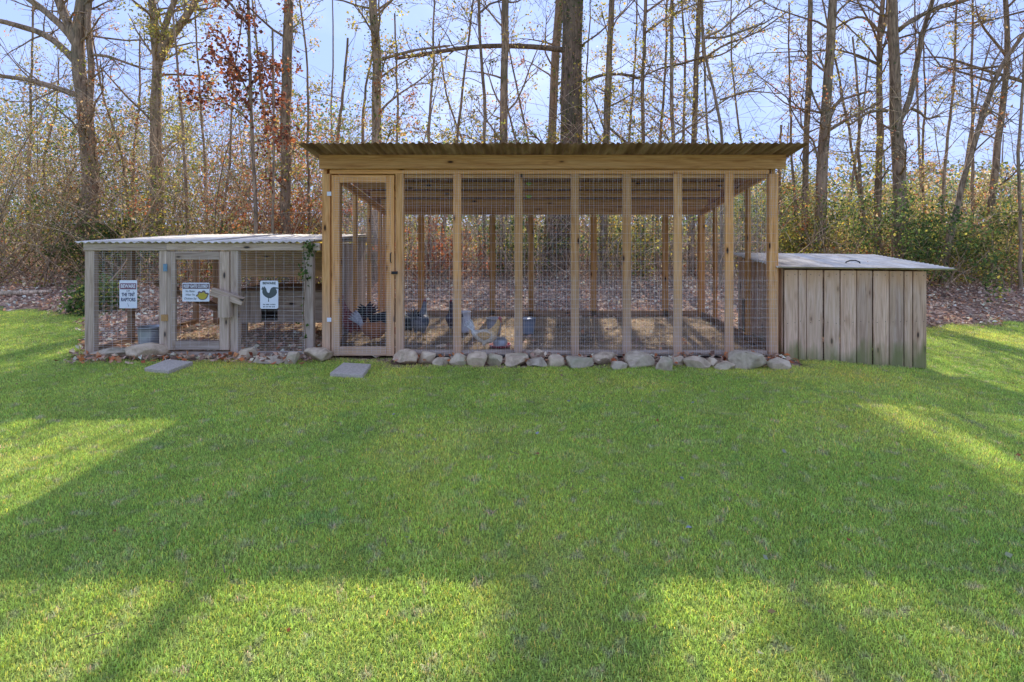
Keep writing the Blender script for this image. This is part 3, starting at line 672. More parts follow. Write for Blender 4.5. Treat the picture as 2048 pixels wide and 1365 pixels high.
RL = [
 (163, 246, 697, 719, 'flat grey slab at the far left corner post of the coop'),
 (243, 322, 687, 721, 'long rounded pale boulder in front of the metal bucket'),
 (323, 346, 702, 713, 'small flat stone left of the coop door sill'),
 (345, 402, 707, 717, 'thin flat slab lying below the grey coop door'),
 (445, 463, 704, 716, 'tiny pale pebble below the latch post of the coop'),
 (466, 507, 694, 719, 'mossy grey stone right of the coop door post'),
 (498, 568, 713, 729, 'broad flat dark slab under the rooster sign'),
 (566, 594, 701, 729, 'upright triangular mossy stone between slab and corner boulder'),
 (601, 657, 694, 724, 'greenish peaked boulder between the coop and the run'),
 (782, 834, 697, 730, 'large pale angular stone at the run door hinge side right'),
 (834, 869, 701, 728, 'rounded pale stone second right of the run door'),
 (864, 899, 714, 731, 'low grey stone third right of the run door'),
 (898, 932, 704, 731, 'squarish stone under the second pine post right of the door'),
 (932, 974, 702, 732, 'mossy pointed stone left of the white rooster'),
 (971, 1004, 705, 731, 'triangular stone right below the white rooster'),
 (1009, 1057, 708, 731, 'slanted mossy stone under the third pine post'),
 (1060, 1092, 696, 717, 'rounded tan stone resting highest in the middle of the row'),
 (1053, 1096, 715, 734, 'low oblong pale stone in front of the highest one'),
 (1094, 1131, 708, 733, 'dark mossy stone tilted left of the centre post'),
 (1133, 1188, 711, 736, 'wide pale broken slab under the centre post'),
 (1187, 1233, 706, 729, 'smooth grey stone just right of the centre post slab'),
 (1223, 1256, 720, 738, 'small pale stone in front between two bigger ones'),
 (1253, 1312, 703, 735, 'big rounded pale boulder right of the middle'),
 (1314, 1349, 711, 742, 'stone standing furthest forward onto the grass'),
 (1344, 1372, 711, 730, 'squat grey stone behind the furthest forward one'),
 (1371, 1428, 715, 737, 'long low slab under the sixth pine post'),
 (1417, 1442, 714, 734, 'narrow upright sliver of stone leaning on the long slab'),
 (1431, 1474, 723, 739, 'flat small slab left of the largest boulder'),
 (1464, 1544, 700, 740, 'largest pale boulder, before the right end of the run'),
 (1540, 1590, 716, 739, 'rounded grey stone against the board box corner')]
for k, (a_, b_, c_, d_, lb) in enumerate(RL): rock(a_, b_, c_, d_, lb, seed=k)
rock(985, 1010, 686, 694, 'small flat grey stone inside the run beside the rooster', seed=77, Yc=6.55)
rock(870, 892, 686, 697, 'pale lump of stone inside the run near its front', seed=78, Yc=6.4)
def paver(px, label, name='paver'):
    P = [PX(u, v, CH*F/(v-HZ)) for u, v in px]; P = np.array(P); P[:, 2] = 0
    me = bpy.data.meshes.new(name); c = P.mean(0); Q_ = P-c
    ch = .006; inn = Q_*(1-ch/np.abs(Q_).max())
    V = [tuple(q+np.array([0, 0, -.03])) for q in Q_]+[tuple(q+np.array([0, 0, .028])) for q in Q_]+[tuple(q*.985+np.array([0, 0, .034])) for q in Q_]
    F_ = [(0, 1, 2, 3)]+[(i, 4+i, 4+(i+1) % 4, (i+1) % 4) for i in range(4)]+[(4+i, 8+i, 8+(i+1) % 4, 4+(i+1) % 4) for i in range(4)]+[(8, 11, 10, 9)]
    me.from_pydata(V, [], F_); me.materials.append(M['concrete'])
    bm = bmesh.new(); bm.from_mesh(me); bmesh.ops.recalc_face_normals(bm, faces=bm.faces); bm.to_mesh(me); bm.free()
    tag(link(name, me, Matrix.Translation(c)), label, 'paver', 'concrete pavers before the doors')
paver([(289, 743), (338, 748), (386, 730), (335, 725)], 'square grey concrete paver set in grass before the coop door')
paver([(660, 753), (726, 757), (742, 735), (687, 732)], 'square rough concrete paver set in grass before the run door')

# ------------------------------------------------------------------ lathe, buckets, waterer
def lathe(name, parent, prof, mat, loc, seg=24, wob=0.0):
    prof = np.array(prof); a = np.arange(seg)*2*np.pi/seg; n = len(prof)
    V = np.stack([prof[:, 0][:, None]*np.cos(a), prof[:, 0][:, None]*np.sin(a), np.repeat(prof[:, 1][:, None], seg, 1)], -1).reshape(-1, 3)
    i = np.arange(n-1)[:, None]*seg; j = np.arange(seg)[None]; k = (j+1) % seg
    Q = np.stack([i+j, i+k, i+seg+k, i+seg+j], -1).reshape(-1, 4)
    return link(name, qmesh(name, V, Q, mat, smooth=True), Matrix.Translation(loc), parent)
def bucket(x, y, r0, r1, h, label, mat, cat='bucket', handle=True, fill=None):
    t_ = thing('bucket', (x, y, .01), label, cat)
    lathe('body', t_, [(0, .005), (r0, .005), (r0, .02), (r1*.99, h*.8), (r1, h), (r1+.006, h), (r1+.006, h-.008), (r1-.004, h-.01), (r0-.004, .01), (0, .012)], mat, (x, y, .01))
    if fill: lathe('contents', t_, [(0, h-.0), (r1*.5, h-.005), (r1*.93, h-.03), (0, h-.032)], fill, (x, y, .01))
    if handle:
        b = B(); b.tube([(r1*math.cos(a), .02, h*.9-.12*math.sin(a)) for a in np.linspace(0, math.pi, 12)], .003, 5, (1, 1, 1)); o = link('handle', b.mesh('handle', M['galv']), Matrix.Translation((x, y, .01)), t_)
bucket(X6(298, 6.22), 6.24, .105, .12, .285, 'galvanised metal bucket behind the wire left of the coop door', M['galv'])
bucket(X6(987, 7.1), 7.2, .085, .1, .22, 'plain grey bucket standing behind the white and gold rooster', plain('grey_plastic', (.3, .29, .3), .5), handle=False)
bucket(X6(1055, 7.2), 7.25, .085, .105, .21, 'blue grey bucket heaped with pale feed behind the third post', plain('blue_grey_plastic', (.2, .23, .28), .5), fill=M['white'])
bucket(X6(928, 7.3), 7.35, .07, .085, .28, 'tall white feed bucket beside the second post', plain('white_plastic', (.7, .7, .72), .4), handle=False)
wt = thing('waterer', (X6(1000, 6.42), 6.45, .02), 'poultry waterer with low red dish and grey dome beside the rooster', 'waterer')
lathe('dish', wt, [(0, 0), (.12, 0), (.13, .03), (.12, .03), (.11, .012), (0, .012)], M['redplastic'], (X6(1000, 6.42), 6.45, .02))
lathe('dome', wt, [(.085, .012), (.085, .07), (.06, .1), (0, .11)], M['galv'], (X6(1000, 6.42), 6.45, .02))

# ------------------------------------------------------------------ chickens
def chicken(x, y, heading, sc, cols, label, pose='up', cat='hen', tailup=.6, comb=.03, name='hen'):
    W = Matrix.Translation((x, y, .02)) @ Matrix.Rotation(heading, 4, 'Z') @ Matrix.Diagonal((sc, sc, sc, 1))
    root = tag(link(name, None, Matrix.Translation((x, y, .02)) @ Matrix.Rotation(heading, 4, 'Z')), label, cat, 'chickens in the run')
    body, neck, tail, wing = cols
    if pose == 'up': nk = [(.125, .28, .052, .058), (.155, .33, .038, .042), (.172, .375, .028, .031), (.185, .41, .026, .028), (.20, .425, .024, .026), (.215, .424, .015, .016), (.222, .422, .004, .004)]
    else: nk = [(.15, .235, .05, .055), (.195, .225, .038, .042), (.235, .21, .03, .032), (.265, .195, .026, .028), (.285, .185, .023, .024), (.298, .176, .014, .015), (.303, .172, .004, .004)]
    rings = [(-.185, .27, .006, .006), (-.17, .262, .03, .026), (-.12, .235, .062, .06), (-.06, .212, .086, .086), (.0, .20, .096, .1), (.055, .205, .092, .1), (.1, .235, .075, .085)]+nk
    P = np.array([(r_[0], 0, r_[1]) for r_ in rings]); d = np.gradient(P, axis=0); d /= np.linalg.norm(d, axis=1)[:, None]
    up = np.stack([-d[:, 2], 0*d[:, 0], d[:, 0]], 1); sd = np.array([0, 1, 0]); seg = 14; a = np.arange(seg)*2*np.pi/seg
    V = (P[:, None]+sd[None, None]*np.cos(a)[None, :, None]*np.array([r_[2] for r_ in rings])[:, None, None]+up[:, None]*np.sin(a)[None, :, None]*np.array([r_[3] for r_ in rings])[:, None, None]).reshape(-1, 3)
    V += .006*(vnoise(V, 40)-.5)[:, None]
    n = len(rings); i = np.arange(n-1)[:, None]*seg; j = np.arange(seg)[None]; k = (j+1) % seg
    Q = np.stack([i+j, i+k, i+seg+k, i+seg+j], -1).reshape(-1, 4)
    cc = np.repeat(np.array([tail]*2+[body]*4+[np.array(body)*.5+np.array(neck)*.5]+[neck]*4+[(.4, .03, .03)]*3), seg, 0)
    link('body', qmesh('body', V, Q, M['feather'], col=cc, smooth=True), W, root)
    b = B()     # tail feathers
    for q in range(9):
        s = (q-4)/4; an = tailup+.5*(1-abs(s)); ln = .17+.05*(1-abs(s))
        base = np.array([-.15, s*.02, .255]); dr = np.array([-math.cos(an), s*.28, math.sin(an)]); dr /= np.linalg.norm(dr)
        pp = [base+dr*ln*t_+np.array([-.05*t_*t_, 0, -.03*t_*t_]) for t_ in (0, .35, .7, 1)]
        wv = np.array([0, .25, 0])+np.array([math.sin(an), 0, math.cos(an)])*1.0; wv /= np.linalg.norm(wv)
        ws = (.012, .017, .017, .005); V = []
        for p_, w_ in zip(pp, ws): V += [p_-wv*w_+[0, .002, 0], p_+wv*w_+[0, .002, 0], p_+wv*w_-[0, .002, 0], p_-wv*w_-[0, .002, 0]]
        Qs = [(4*i_+u, 4*i_+(u+1) % 4, 4*i_+4+(u+1) % 4, 4*i_+4+u) for i_ in range(3) for u in range(4)]+[(12, 13, 14, 15)]
        b.add(V, Qs, np.array(tail)*rng.uniform(.8, 1.15))
    link('tail', b.mesh('tail', M['feather']), W, root)
    for s in (-1, 1):       # wings: flattened, tapering back
        u = IV[::1]; m_ = IV*np.array([.095, .018, .055]); m_[:, 2] *= (1-.45*np.clip(-IV[:, 0], 0, 1)); m_[:, 0] -= .0
        m_ = m_+np.array([-.02, s*.088, .225])-np.outer(IV[:, 0], [0, s*.0, -.0])+np.outer(np.clip(-IV[:, 0], 0, 1), [0, -s*.03, .012])
        link('wing', qmesh('wing', m_, None, M['feather'], T=IT, col=np.broadcast_to(np.array(wing), (len(m_), 3)), smooth=True), W, root)
    hp = np.array([nk[3][0], 0, nk[3][1]])+np.array([.012, 0, .012])
    cp = [(-.02, .012), (-.022, .03), (-.012, .022), (-.008, .04), (0, .026), (.006, .043), (.012, .024), (.02, .034), (.024, .01), (.0, .0)]
    f = comb/.03; me = bpy.data.meshes.new('comb'); nn = len(cp)
    me.from_pydata([(hp[0]+p*f, -.003, hp[2]+.004+q*f) for p, q in cp]+[(hp[0]+p*f, .003, hp[2]+.004+q*f) for p, q in cp], [], [tuple(range(nn)), tuple(range(2*nn-1, nn-1, -1))]+[(i_, nn+i_, nn+(i_+1) % nn, (i_+1) % nn) for i_ in range(nn)])
    me.materials.append(M['red']); link('comb', me, W, root)
    tip = np.array([nk[-1][0], 0, nk[-1][1]])
    for s in (-1, 1):
        bb = B(); bb.tube([tip+[-.008, s*.007, -.004], tip+[-.01, s*.008, -.02*f], tip+[-.01, s*.008, -.036*f]], [.005, .009*f, .003], 6, (.4, .02, .02)); link('wattle', bb.mesh('wattle', M['red']), W, root)
        bb = B(); bb.tube([hp+[.006, s*.022, -.004], hp+[.006, s*.027, -.004]], [.005, .003], 8, (0, 0, 0)); link('eye', bb.mesh('eye', M['black']), W, root)
        bb = B(); sx_ = s*.045; ft = .0
        bb.tube([(0, sx_, .15), (-.012, sx_, .115), (-.018, sx_, .09)], [.034, .026, .014], 8, body); link('thigh', bb.mesh('thigh', M['feather'], True), W, root)
        bb = B(); bb.tube([(-.018, sx_, .095), (.0, sx_, .01)], .006, 6, (1, 1, 1))
        for an in (-.5, 0, .5, math.pi): bb.tube([(0, sx_, .01), (.03*math.cos(an), sx_+.03*math.sin(an), .006), (.05*math.cos(an), sx_+.05*math.sin(an), .0)], [.005, .004, .002], 5, (1, 1, 1))
        link('leg', bb.mesh('leg', M['beak']), W, root)
    bb = B(); bb.tube([tip+[-.01, 0, .002], tip+[.008, 0, 0], tip+[.024, 0, -.007]], [.009, .007, .001], 6, (1, 1, 1)); link('beak', bb.mesh('beak', M['beak']), W, root)
gold = (.6, .32, .1); cream = (.62, .55, .44); rust = (.42, .15, .05); blk = (.015, .017, .02); slate = (.2, .2, .21); mar = (.26, .05, .045)
chicken(X6(970, 6.18), 6.2, .05, .84, ((.8, .68, .5), (.75, .45, .17), (.85, .83, .78), (.66, .4, .16)), 'white and gold rooster with red comb near the front wire', cat='rooster', tailup=1.05, comb=.034, name='rooster')
chicken(X6(746, 6.42), 6.45, -.15, .95, (rust, (.35, .14, .05), (.5, .5, .52), rust), 'rust brown hen with pale grey tail pecking inside the run door', 'peck', tailup=.9)
chicken(X6(706, 6.75), 6.78, 2.6, 1.15, (mar, mar, (.05, .015, .02), mar), 'large dark maroon hen inside the run door at the left', tailup=.8, comb=.05)
chicken(X6(764, 6.85), 6.9, .9, 1.12, (blk, blk, blk, blk), 'black hen with bright red comb behind the rust brown hen', tailup=.6, comb=.045)
chicken(X6(812, 6.9), 6.95, 2.2, .95, (blk, (.5, .5, .5), blk, blk), 'small black hen with pale neck just right of the run door', tailup=.5, comb=.045)
chicken(X6(838, 6.75), 6.8, 1.45, 1.05, (slate, slate, slate, (.11, .13, .17)), 'slate grey hen seen from behind between door and second post', tailup=.9)
chicken(X6(906, 7.1), 7.15, 1.9, .95, ((.08, .06, .09), (.08, .05, .06), (.05, .05, .08), (.08, .07, .1)), 'dark hen half hidden behind the second pine post', tailup=.5)

# ------------------------------------------------------------------ leaf colours
PAL = {
 'olive': [(.26, .24, .05), (.17, .18, .04), (.32, .27, .06), (.12, .15, .035)],
 'yellow': [(.45, .34, .06), (.36, .3, .07), (.30, .28, .07), (.42, .26, .05), (.16, .18, .05)],
 'rust': [(.30, .09, .035), (.38, .13, .045), (.22, .065, .03), (.42, .18, .07)],
 'oak': [(.17, .055, .03), (.13, .05, .03), (.22, .08, .035), (.1, .045, .03)],
 'brown': [(.32, .21, .10), (.42, .29, .15), (.22, .14, .075), (.5, .36, .2)],
 'green': [(.06, .10, .03), (.09, .14, .035), (.13, .17, .05), (.05, .08, .03)],
 'pine': [(.07, .11, .05), (.1, .14, .06), (.05, .085, .045)],
 'litter': [(.42, .27, .18), (.31, .19, .13), (.54, .38, .26), (.22, .13, .09), (.44, .22, .12), (.62, .46, .33)],
}
def pal(names, n):
    L_ = []
    for nm, w in names: L_.append((np.array(PAL[nm]), w))
    p = np.array([w for _, w in L_]); p = p/p.sum(); ch = rng.choice(len(L_), n, p=p); c = np.zeros((n, 3))
    for i_, (a, _) in enumerate(L_):
        k = ch == i_; c[k] = a[rng.integers(0, len(a), k.sum())]
    return np.minimum(c*rng.uniform(.65, 1.5, (n, 1))*1.55, .9)

# ------------------------------------------------------------------ trees
def walk(p, d, ln, n, wob, up=0.0, flat=None):
    P = [p]; d = np.array(d, float); d /= np.linalg.norm(d)
    for _ in range(n):
        d = d+rng.normal(size=3)*wob+np.array([0, 0, up]); d /= np.linalg.norm(d); P.append(P[-1]+d*ln/n)
    return np.array(P)
def grow(b, p, d, ln, r, lev, tips, col, maxlev=2, wob=.16, up=.04):
    n = 5 if lev == 0 else 4; P = walk(p, d, ln, n, wob, up); b.tube(P, np.linspace(r, max(r*.3, .0035), n+1), 5 if lev == 0 else (4 if lev == 1 else 3), col*rng.uniform(.85, 1.2))
    tips.append(P[len(P)//2:])
    if lev < maxlev:
        for _ in range(rng.integers(4, 7) if lev == 0 else rng.integers(3, 5)):
            t = rng.uniform(.2, 1); i_ = min(int(t*n), n-1); q = P[i_]+(P[i_+1]-P[i_])*(t*n-i_); dd = P[i_+1]-P[i_]; dd /= np.linalg.norm(dd)
            e = rng.normal(size=3); e -= dd*(e @ dd); e /= np.linalg.norm(e)
            grow(b, q, dd*.8+e*rng.uniform(.5, 1.0), ln*rng.uniform(.35, .6)*(1-.3*t), max(r*.5*(1-.5*t), .004), lev+1, tips, col, maxlev, wob, up)
def smooth_poly(P, n):
    P = np.asarray(P, float); s = np.concatenate([[0], np.cumsum(np.linalg.norm(np.diff(P, axis=0), axis=1))]); t = np.linspace(0, s[-1], n)
    out_ = np.stack([np.interp(t, s, P[:, k]) for k in range(3)], 1)
    for _ in range(2): out_[1:-1] = out_[1:-1]*.5+(out_[:-2]+out_[2:])*.25
    return out_
def tree(name, label, Y, pl, w0, w1, top=11.0, nb=22, leaves=500, palette=(('yellow', 1), ('brown', 1)), limbs=(), vine=0, vpal=(('yellow', 1), ('green', 1)), bcol=(.19, .155, .12), lsize=.06, bstart=2.2, blen=2.0, droop=0.0, group='trees at the edge of the wood'):
    bcol = np.array(bcol)*rng.uniform(.85, 1.15); P = [PX(px, py, Y) for px, py in pl]
    zb = float(gz(P[0][0], Y)); k = Y/F
    base = P[0].copy(); base[2] = zb-.1
    if P[0][2] > zb+.3: base[0] += (P[0][0]-P[1][0])*.25; P = [base]+P
    pt = P[-1]; dv = P[-1]-P[-2]; dv /= np.linalg.norm(dv); dv = dv*.6+np.array([0, 0, .4])
    if top > pt[2]+1: P.append(pt+dv/dv[2]*(top-pt[2]))
    n = 22; T = smooth_poly(P, n); T[1:-1, :2] += rng.normal(size=(n-2, 2))*.008*(Y/12)
    r0 = w0*k/2*.93; r1 = w1*k/2*.93; zt = pt[2]; R = np.where(T[:, 2] < zt, r0+(r1-r0)*np.clip((T[:, 2]-zb)/(zt-zb+1e-6), 0, 1), r1*np.clip(1-(T[:, 2]-zt)/(top-zt+.01)*.8, .2, 1))
    R[0] *= 1.35; R[1] *= 1.08
    o = T[0].copy(); o[2] = zb
    root = thing(name, tuple(o), label, 'tree' if name != 'sapling' else 'sapling', group)
    def put(nm, me): x_ = link(nm, me, None, None); x_.parent = root; x_.matrix_basis = WM[root.name].inverted(); return x_
    b = B(); b.tube(T, R, 12 if r0 > .08 else 7, bcol, rough=.05); put('trunk', b.mesh('trunk', M['bark'], True))
    tips = []; cr = B()
    for lm in limbs:
        lp, lw0, lw1 = lm[:3]; yo = lm[3] if len(lm) > 3 else 0.0
        LP = np.array([PX(px, py, Y) for px, py in lp]); LP = smooth_poly(LP, 12); LP[:, 1] += np.linspace(0, yo, 12)
        b = B(); b.tube(LP, np.linspace(lw0, lw1, 12)*k/2, 8, bcol, rough=.06); put('limb', b.mesh('limb', M['bark'], True))
        for _ in range(7):
            i_ = rng.integers(3, 11); dd = LP[i_+1]-LP[i_]; dd /= np.linalg.norm(dd); e = rng.normal(size=3)
            grow(cr, LP[i_], dd+e*.6, rng.uniform(.5, 1.3)*blen/2, max(.3*lw0*k/2, .008), 1, tips, bcol)
    for _ in range(nb):
        z = rng.uniform(bstart, top*.97); i_ = int(np.searchsorted(T[:, 2], z)); i_ = min(max(i_, 1), n-1)
        t_ = (z-T[i_-1, 2])/(T[i_, 2]-T[i_-1, 2]+1e-6); q = T[i_-1]+(T[i_]-T[i_-1])*t_; an = rng.uniform(0, 2*np.pi)
        rr = R[i_]; grow(cr, q, (math.cos(an), math.sin(an), rng.uniform(.15, 1.1)-droop), blen*rng.uniform(.5, 1.2)*(1-.35*z/top), min(max(rr*.32, .008), .03), 0 if blen > 1.2 else 1, tips, bcol)
    if name != 'sapling':  # extra unseen branches above the frame, added to dapple the sun on the lawn
        for _ in range(9):
            z = rng.uniform(min(6.8, top*.6), top*.97); i_ = min(max(int(np.searchsorted(T[:, 2], z)), 1), n-1); an = rng.uniform(0, 2*np.pi)
            grow(cr, T[i_-1], (math.cos(an), math.sin(an), rng.uniform(.1, .9)), blen*rng.uniform(.9, 1.7), .028, 0, tips, bcol)
    tp = np.concatenate(tips) if tips else T[5:]
    if leaves:
        leaves = int(leaves*1.5)
        # leaves hang in clumps
        tp = tp[tp[:, 2] < 7.2] if (tp[:, 2] < 7.2).sum() > 50 else tp; sel = rng.choice(len(tp), max(6, leaves//9)); C = tp[np.repeat(sel, 9)][:leaves]; C = C+rng.normal(size=C.shape)*lsize*1.25; cr.leaves(C, lsize, pal(palette, len(C)), 1)
    put('crown', cr.mesh('crown', [M['bark'], M['leaf']]))
    if vine:
        v = B(); z = rng.uniform(zb+.2, min(zt+1, top*.8), vine); i_ = np.clip(np.searchsorted(T[:, 2], z), 1, n-1); t_ = ((z-T[i_-1, 2])/(T[i_, 2]-T[i_-1, 2]+1e-6))[:, None]
        C = T[i_-1]+(T[i_]-T[i_-1])*t_; an = rng.uniform(0, 2*np.pi, vine); off = (R[i_]+np.abs(rng.normal(size=vine))*.07+.01)
        cl = vnoise(C, 1.7, 3) > .38; C = C+np.stack([np.cos(an)*off, np.sin(an)*off, rng.normal(size=vine)*.03], 1); C = C[cl]
        v.leaves(C, .055, pal(vpal, len(C)), 0); put('vine', v.mesh('vine', [M['leaf']]))
    return root
YB = (('yellow', 2), ('brown', 1), ('olive', 1)); RB = (('rust', 3), ('brown', 1)); OY = (('olive', 2), ('yellow', 1)); GY = (('green', 2), ('yellow', 1)); BR = (('brown', 2), ('rust', 1))
tree('tree', 'large forked grey tree at the far left with long limbs reaching left', 12.5, [(180, 330), (172, 240), (152, 110), (160, 50), (168, -30)], 36, 20, 10, 16, 260, BR,
     [([(166, 196), (140, 186), (110, 175), (60, 160), (-20, 150)], 12, 7), ([(158, 132), (130, 100), (95, 70), (40, 52), (-20, 38)], 14, 9), ([(158, 100), (138, 66), (100, 30), (70, 8), (30, -25)], 15, 11), ([(156, 90), (142, 55), (125, 25), (110, -30)], 18, 14),
      ([(176, 300), (182, 180), (185, 110), (172, 60), (180, -20)], 10, 12), ([(180, 110), (215, 112), (250, 125), (290, 140)], 7, 3)], bcol=(.21, .17, .135), lsize=.05)
tree('tree', 'tall leafy forked tree right of the large left tree, ivy up its trunk', 13, [(312, 480), (314, 340), (310, 230), (318, 120), (306, 60), (302, -30)], 30, 14, 11, 20, 1300, OY,
     [([(318, 120), (338, 80), (372, 35), (400, -15)], 17, 12), ([(318, 130), (330, 50), (352, -5)], 14, 10)], vine=1500, vpal=(('olive', 2), ('yellow', 2)))
tree('tree', 'thick straight trunk left of the run roof, wrapped in brownish leaves', 12, [(572, 480), (572, 300), (574, 150), (578, -20)], 22, 19, 11.5, 14, 350, YB, vine=900, vpal=(('yellow', 1), ('brown', 2), ('green', 1)))
tree('oak_tree', 'slender oak with hanging rust brown leaf clusters left of the run', 10.5, [(512, 480), (508, 330), (500, 180), (494, -10)], 9, 6, 8.5, 26, 1900, (('oak', 5), ('rust', 1)),
     [([(505, 250), (470, 215), (430, 200), (395, 195)], 4, 2), ([(503, 200), (470, 130), (440, 60)], 4, 2), ([(545, 480), (548, 280), (545, 60)], 5, 4)], lsize=.085, bstart=2.8, blen=1.0, droop=.3)
tree('tree', 'leafy curved trunk rising above the left end of the run roof', 12, [(752, 430), (748, 280), (757, 210), (752, 100), (745, -20)], 24, 17, 11.5, 24, 1500, YB, [([(760, 120), (830, 100), (900, 92)], 7, 4)], vine=1300)
tree('pine_tree', 'thickest trunk in the picture, a tall ivied pine behind the middle of the run', 13.5, [(1108, 560), (1142, 300), (1144, 150), (1144, -20)], 52, 44, 16, 12, 200, GY,
     [([(1125, 100), (1060, 92), (1005, 92), (950, 92), (890, 102), (790, 118)], 12, 7), ([(1165, 165), (1200, 150), (1250, 148), (1280, 158)], 7, 5)], vine=2600, vpal=(('green', 3), ('olive', 1), ('brown', 1)), bcol=(.15, .125, .105))
tree('tree', 'leaning pale trunk just left of the thickest pine trunk', 15, [(1097, 420), (1103, 290), (1108, 150), (1122, -20)], 20, 17, 14, 12, 150, YB, vine=250)
tree('tree', 'straight bare trunk above the run roof midway between pine and left roof end', 13, [(1007, 430), (1007, 290), (1009, 130), (1012, -20)], 19, 15, 13, 16, 250, YB, vine=450)
tree('tree', 'thin crooked trunk close left of the straight bare trunk', 12.5, [(968, 430), (970, 290), (968, 160), (958, 60), (957, -20)], 9, 6, 10, 18, 260, YB)
tree('tree', 'yellow leaved trunk first to the right of the thickest pine', 12, [(1206, 430), (1212, 290), (1217, 150), (1224, -20)], 18, 12, 12, 20, 700, YB, [([(1218, 255), (1240, 275), (1262, 292)], 5, 4)], vine=1300, vpal=(('yellow', 3), ('brown', 1)))
tree('tree', 'thin twisting trunk with yellow leaves second right of the pine', 12.5, [(1284, 430), (1287, 290), (1285, 150), (1293, -20)], 10, 7, 10, 24, 800, YB)
tree('tree', 'slim dark trunk with dense twigs fourth right of the pine', 12, [(1352, 430), (1347, 290), (1342, 180), (1345, -20)], 10, 7, 10, 24, 700, YB, vine=300)
tree('tree', 'slender straight trunk fifth right of the pine, bare at the top', 13, [(1383, 430), (1388, 290), (1392, 130), (1400, -20)], 14, 10, 12, 16, 300, YB, [([(1395, 130), (1440, 92), (1510, 70), (1580, 20)], 5, 2), ([(1398, 120), (1450, 110), (1530, 40)], 4, 2)], vine=350)
tree('tree', 'thin bowed trunk last before the bare sky above the run roof', 11.5, [(1443, 430), (1446, 290), (1438, 215), (1412, 130), (1402, 60), (1402, -20)], 8, 5, 8, 18, 240, YB, [([(1440, 200), (1500, 182), (1560, 188)], 4, 2), ([(1350, 270), (1400, 240), (1460, 190), (1530, 175)], 4, 2)])
tree('tree', 'straight brown trunk left of a thicker one, right of the run roof', 12.5, [(1608, 440), (1612, 300), (1618, 150), (1620, -20)], 15, 10, 12, 14, 250, BR, vine=250)
tree('tree', 'thick slightly leaning trunk just right of the run roof end', 12, [(1640, 430), (1645, 330), (1655, 180), (1667, -20)], 25, 16, 12, 16, 260, BR, [([(1652, 265), (1700, 235), (1735, 218), (1760, 205)], 7, 4), ([(1655, 250), (1672, 205), (1695, 195), (1742, 182)], 6, 4), ([(1660, 160), (1645, 130), (1633, 105)], 5, 3)], vine=300)
tree('tree', 'pale trunk forking at the left side of the biggest right hand trunk', 13, [(1755, 440), (1757, 330), (1760, 220), (1757, 130), (1762, 70)], 16, 11, 9, 14, 200, BR, [([(1762, 72), (1750, 50), (1722, 28), (1690, 45), (1640, 75)], 6, 3), ([(1762, 72), (1775, 30), (1778, -20)], 9, 8)])
tree('tree', 'biggest right hand trunk with a heavy arching limb and a crooked side stem', 12, [(1800, 440), (1797, 300), (1788, 180), (1788, 80), (1784, -20)], 30, 18, 13, 12, 160, BR,
     [([(1796, 62), (1830, 35), (1870, 18), (1950, -5)], 9, 7), ([(1797, 245), (1812, 222), (1822, 215), (1822, 180), (1835, 130), (1842, 70), (1868, 0), (1872, -30)], 12, 8), ([(1824, 218), (1845, 228), (1852, 240), (1880, 232)], 6, 3), ([(1797, 110), (1812, 103)], 5, 3), ([(1775, 222), (1740, 222), (1700, 250)], 7, 4)], vine=200)
tree('tree', 'slanting dark trunk leaning right behind the board box', 11.5, [(1875, 620), (1895, 500), (1925, 360), (1962, 245), (1985, 165), (2010, 110), (2060, 60)], 15, 8, 7, 10, 180, BR, [([(1962, 245), (1958, 235), (1975, 195), (2000, 165), (2008, 150)], 6, 4)])
tree('tree', 'straight trunk near the right edge crossed by thin branches', 12.5, [(1980, 430), (1985, 360), (2000, 260), (2012, 160), (2018, 110), (2008, -20)], 16, 9, 11, 14, 180, BR, [([(2018, 120), (1995, 90), (1965, 55), (1952, 20)], 6, 3), ([(2060, 168), (2010, 152), (1950, 135), (1885, 112), (1850, 115)], 8, 3)])
tree('sapling', 'thin sapling at the right edge of the picture', 11, [(2040, 480), (2036, 300), (2050, 130), (2052, -10)], 7, 5, 7, 14, 200, BR, group='thin saplings')
TH = [(60, 16, 6, 'first from the left picture edge'), (105, 14, 5, 'left of the large forked left tree'), (240, 13, 6, 'between the two big left trees'), (268, 14.5, 6, 'close left of the ivied left tree'), (365, 12, 7, 'right of the ivied left tree'), (408, 13.5, 6, 'midway between ivied tree and rust leaved oak'), (455, 12, 5, 'left of the rust leaved oak'),
      (612, 12.5, 6, 'right of the thick straight trunk left of the run'), (680, 13.5, 9, 'behind the left end of the run roof'), (708, 14, 8, 'second behind the left end of the run roof'), (790, 12, 7, 'right of the curved leafy trunk'), (862, 13, 7, 'left part of the run roof skyline'), (905, 13.5, 7, 'between curved leafy trunk and bare trunk'), (935, 14, 6, 'left beside the thin crooked trunk'), (1040, 14, 6, 'right of the straight bare trunk'), (1068, 13, 5, 'left beside the leaning pale trunk'), (1185, 14, 5, 'in the gap right of the thickest pine'), (1258, 14, 6, 'third right of the pine'), (1318, 13.5, 7, 'between twisting and slim dark trunks'), (1372, 14.5, 7, 'tight left of the fifth trunk'), (1422, 13, 6, 'right of the fifth trunk'), (1480, 14, 5, 'first in the open sky above the roof right end'), (1562, 13.5, 9, 'short snag at the roof right end'), (1590, 13, 6, 'left of the straight brown trunk'), (1700, 14, 6, 'between the thick leaning and the forked right trunks'), (1722, 12.5, 8, 'left of the forked right trunk'), (1850, 14, 6, 'right of the biggest right hand trunk'), (1890, 13, 7, 'above the lid of the board box'), (1945, 14, 7, 'between slanting and straight right trunks')]
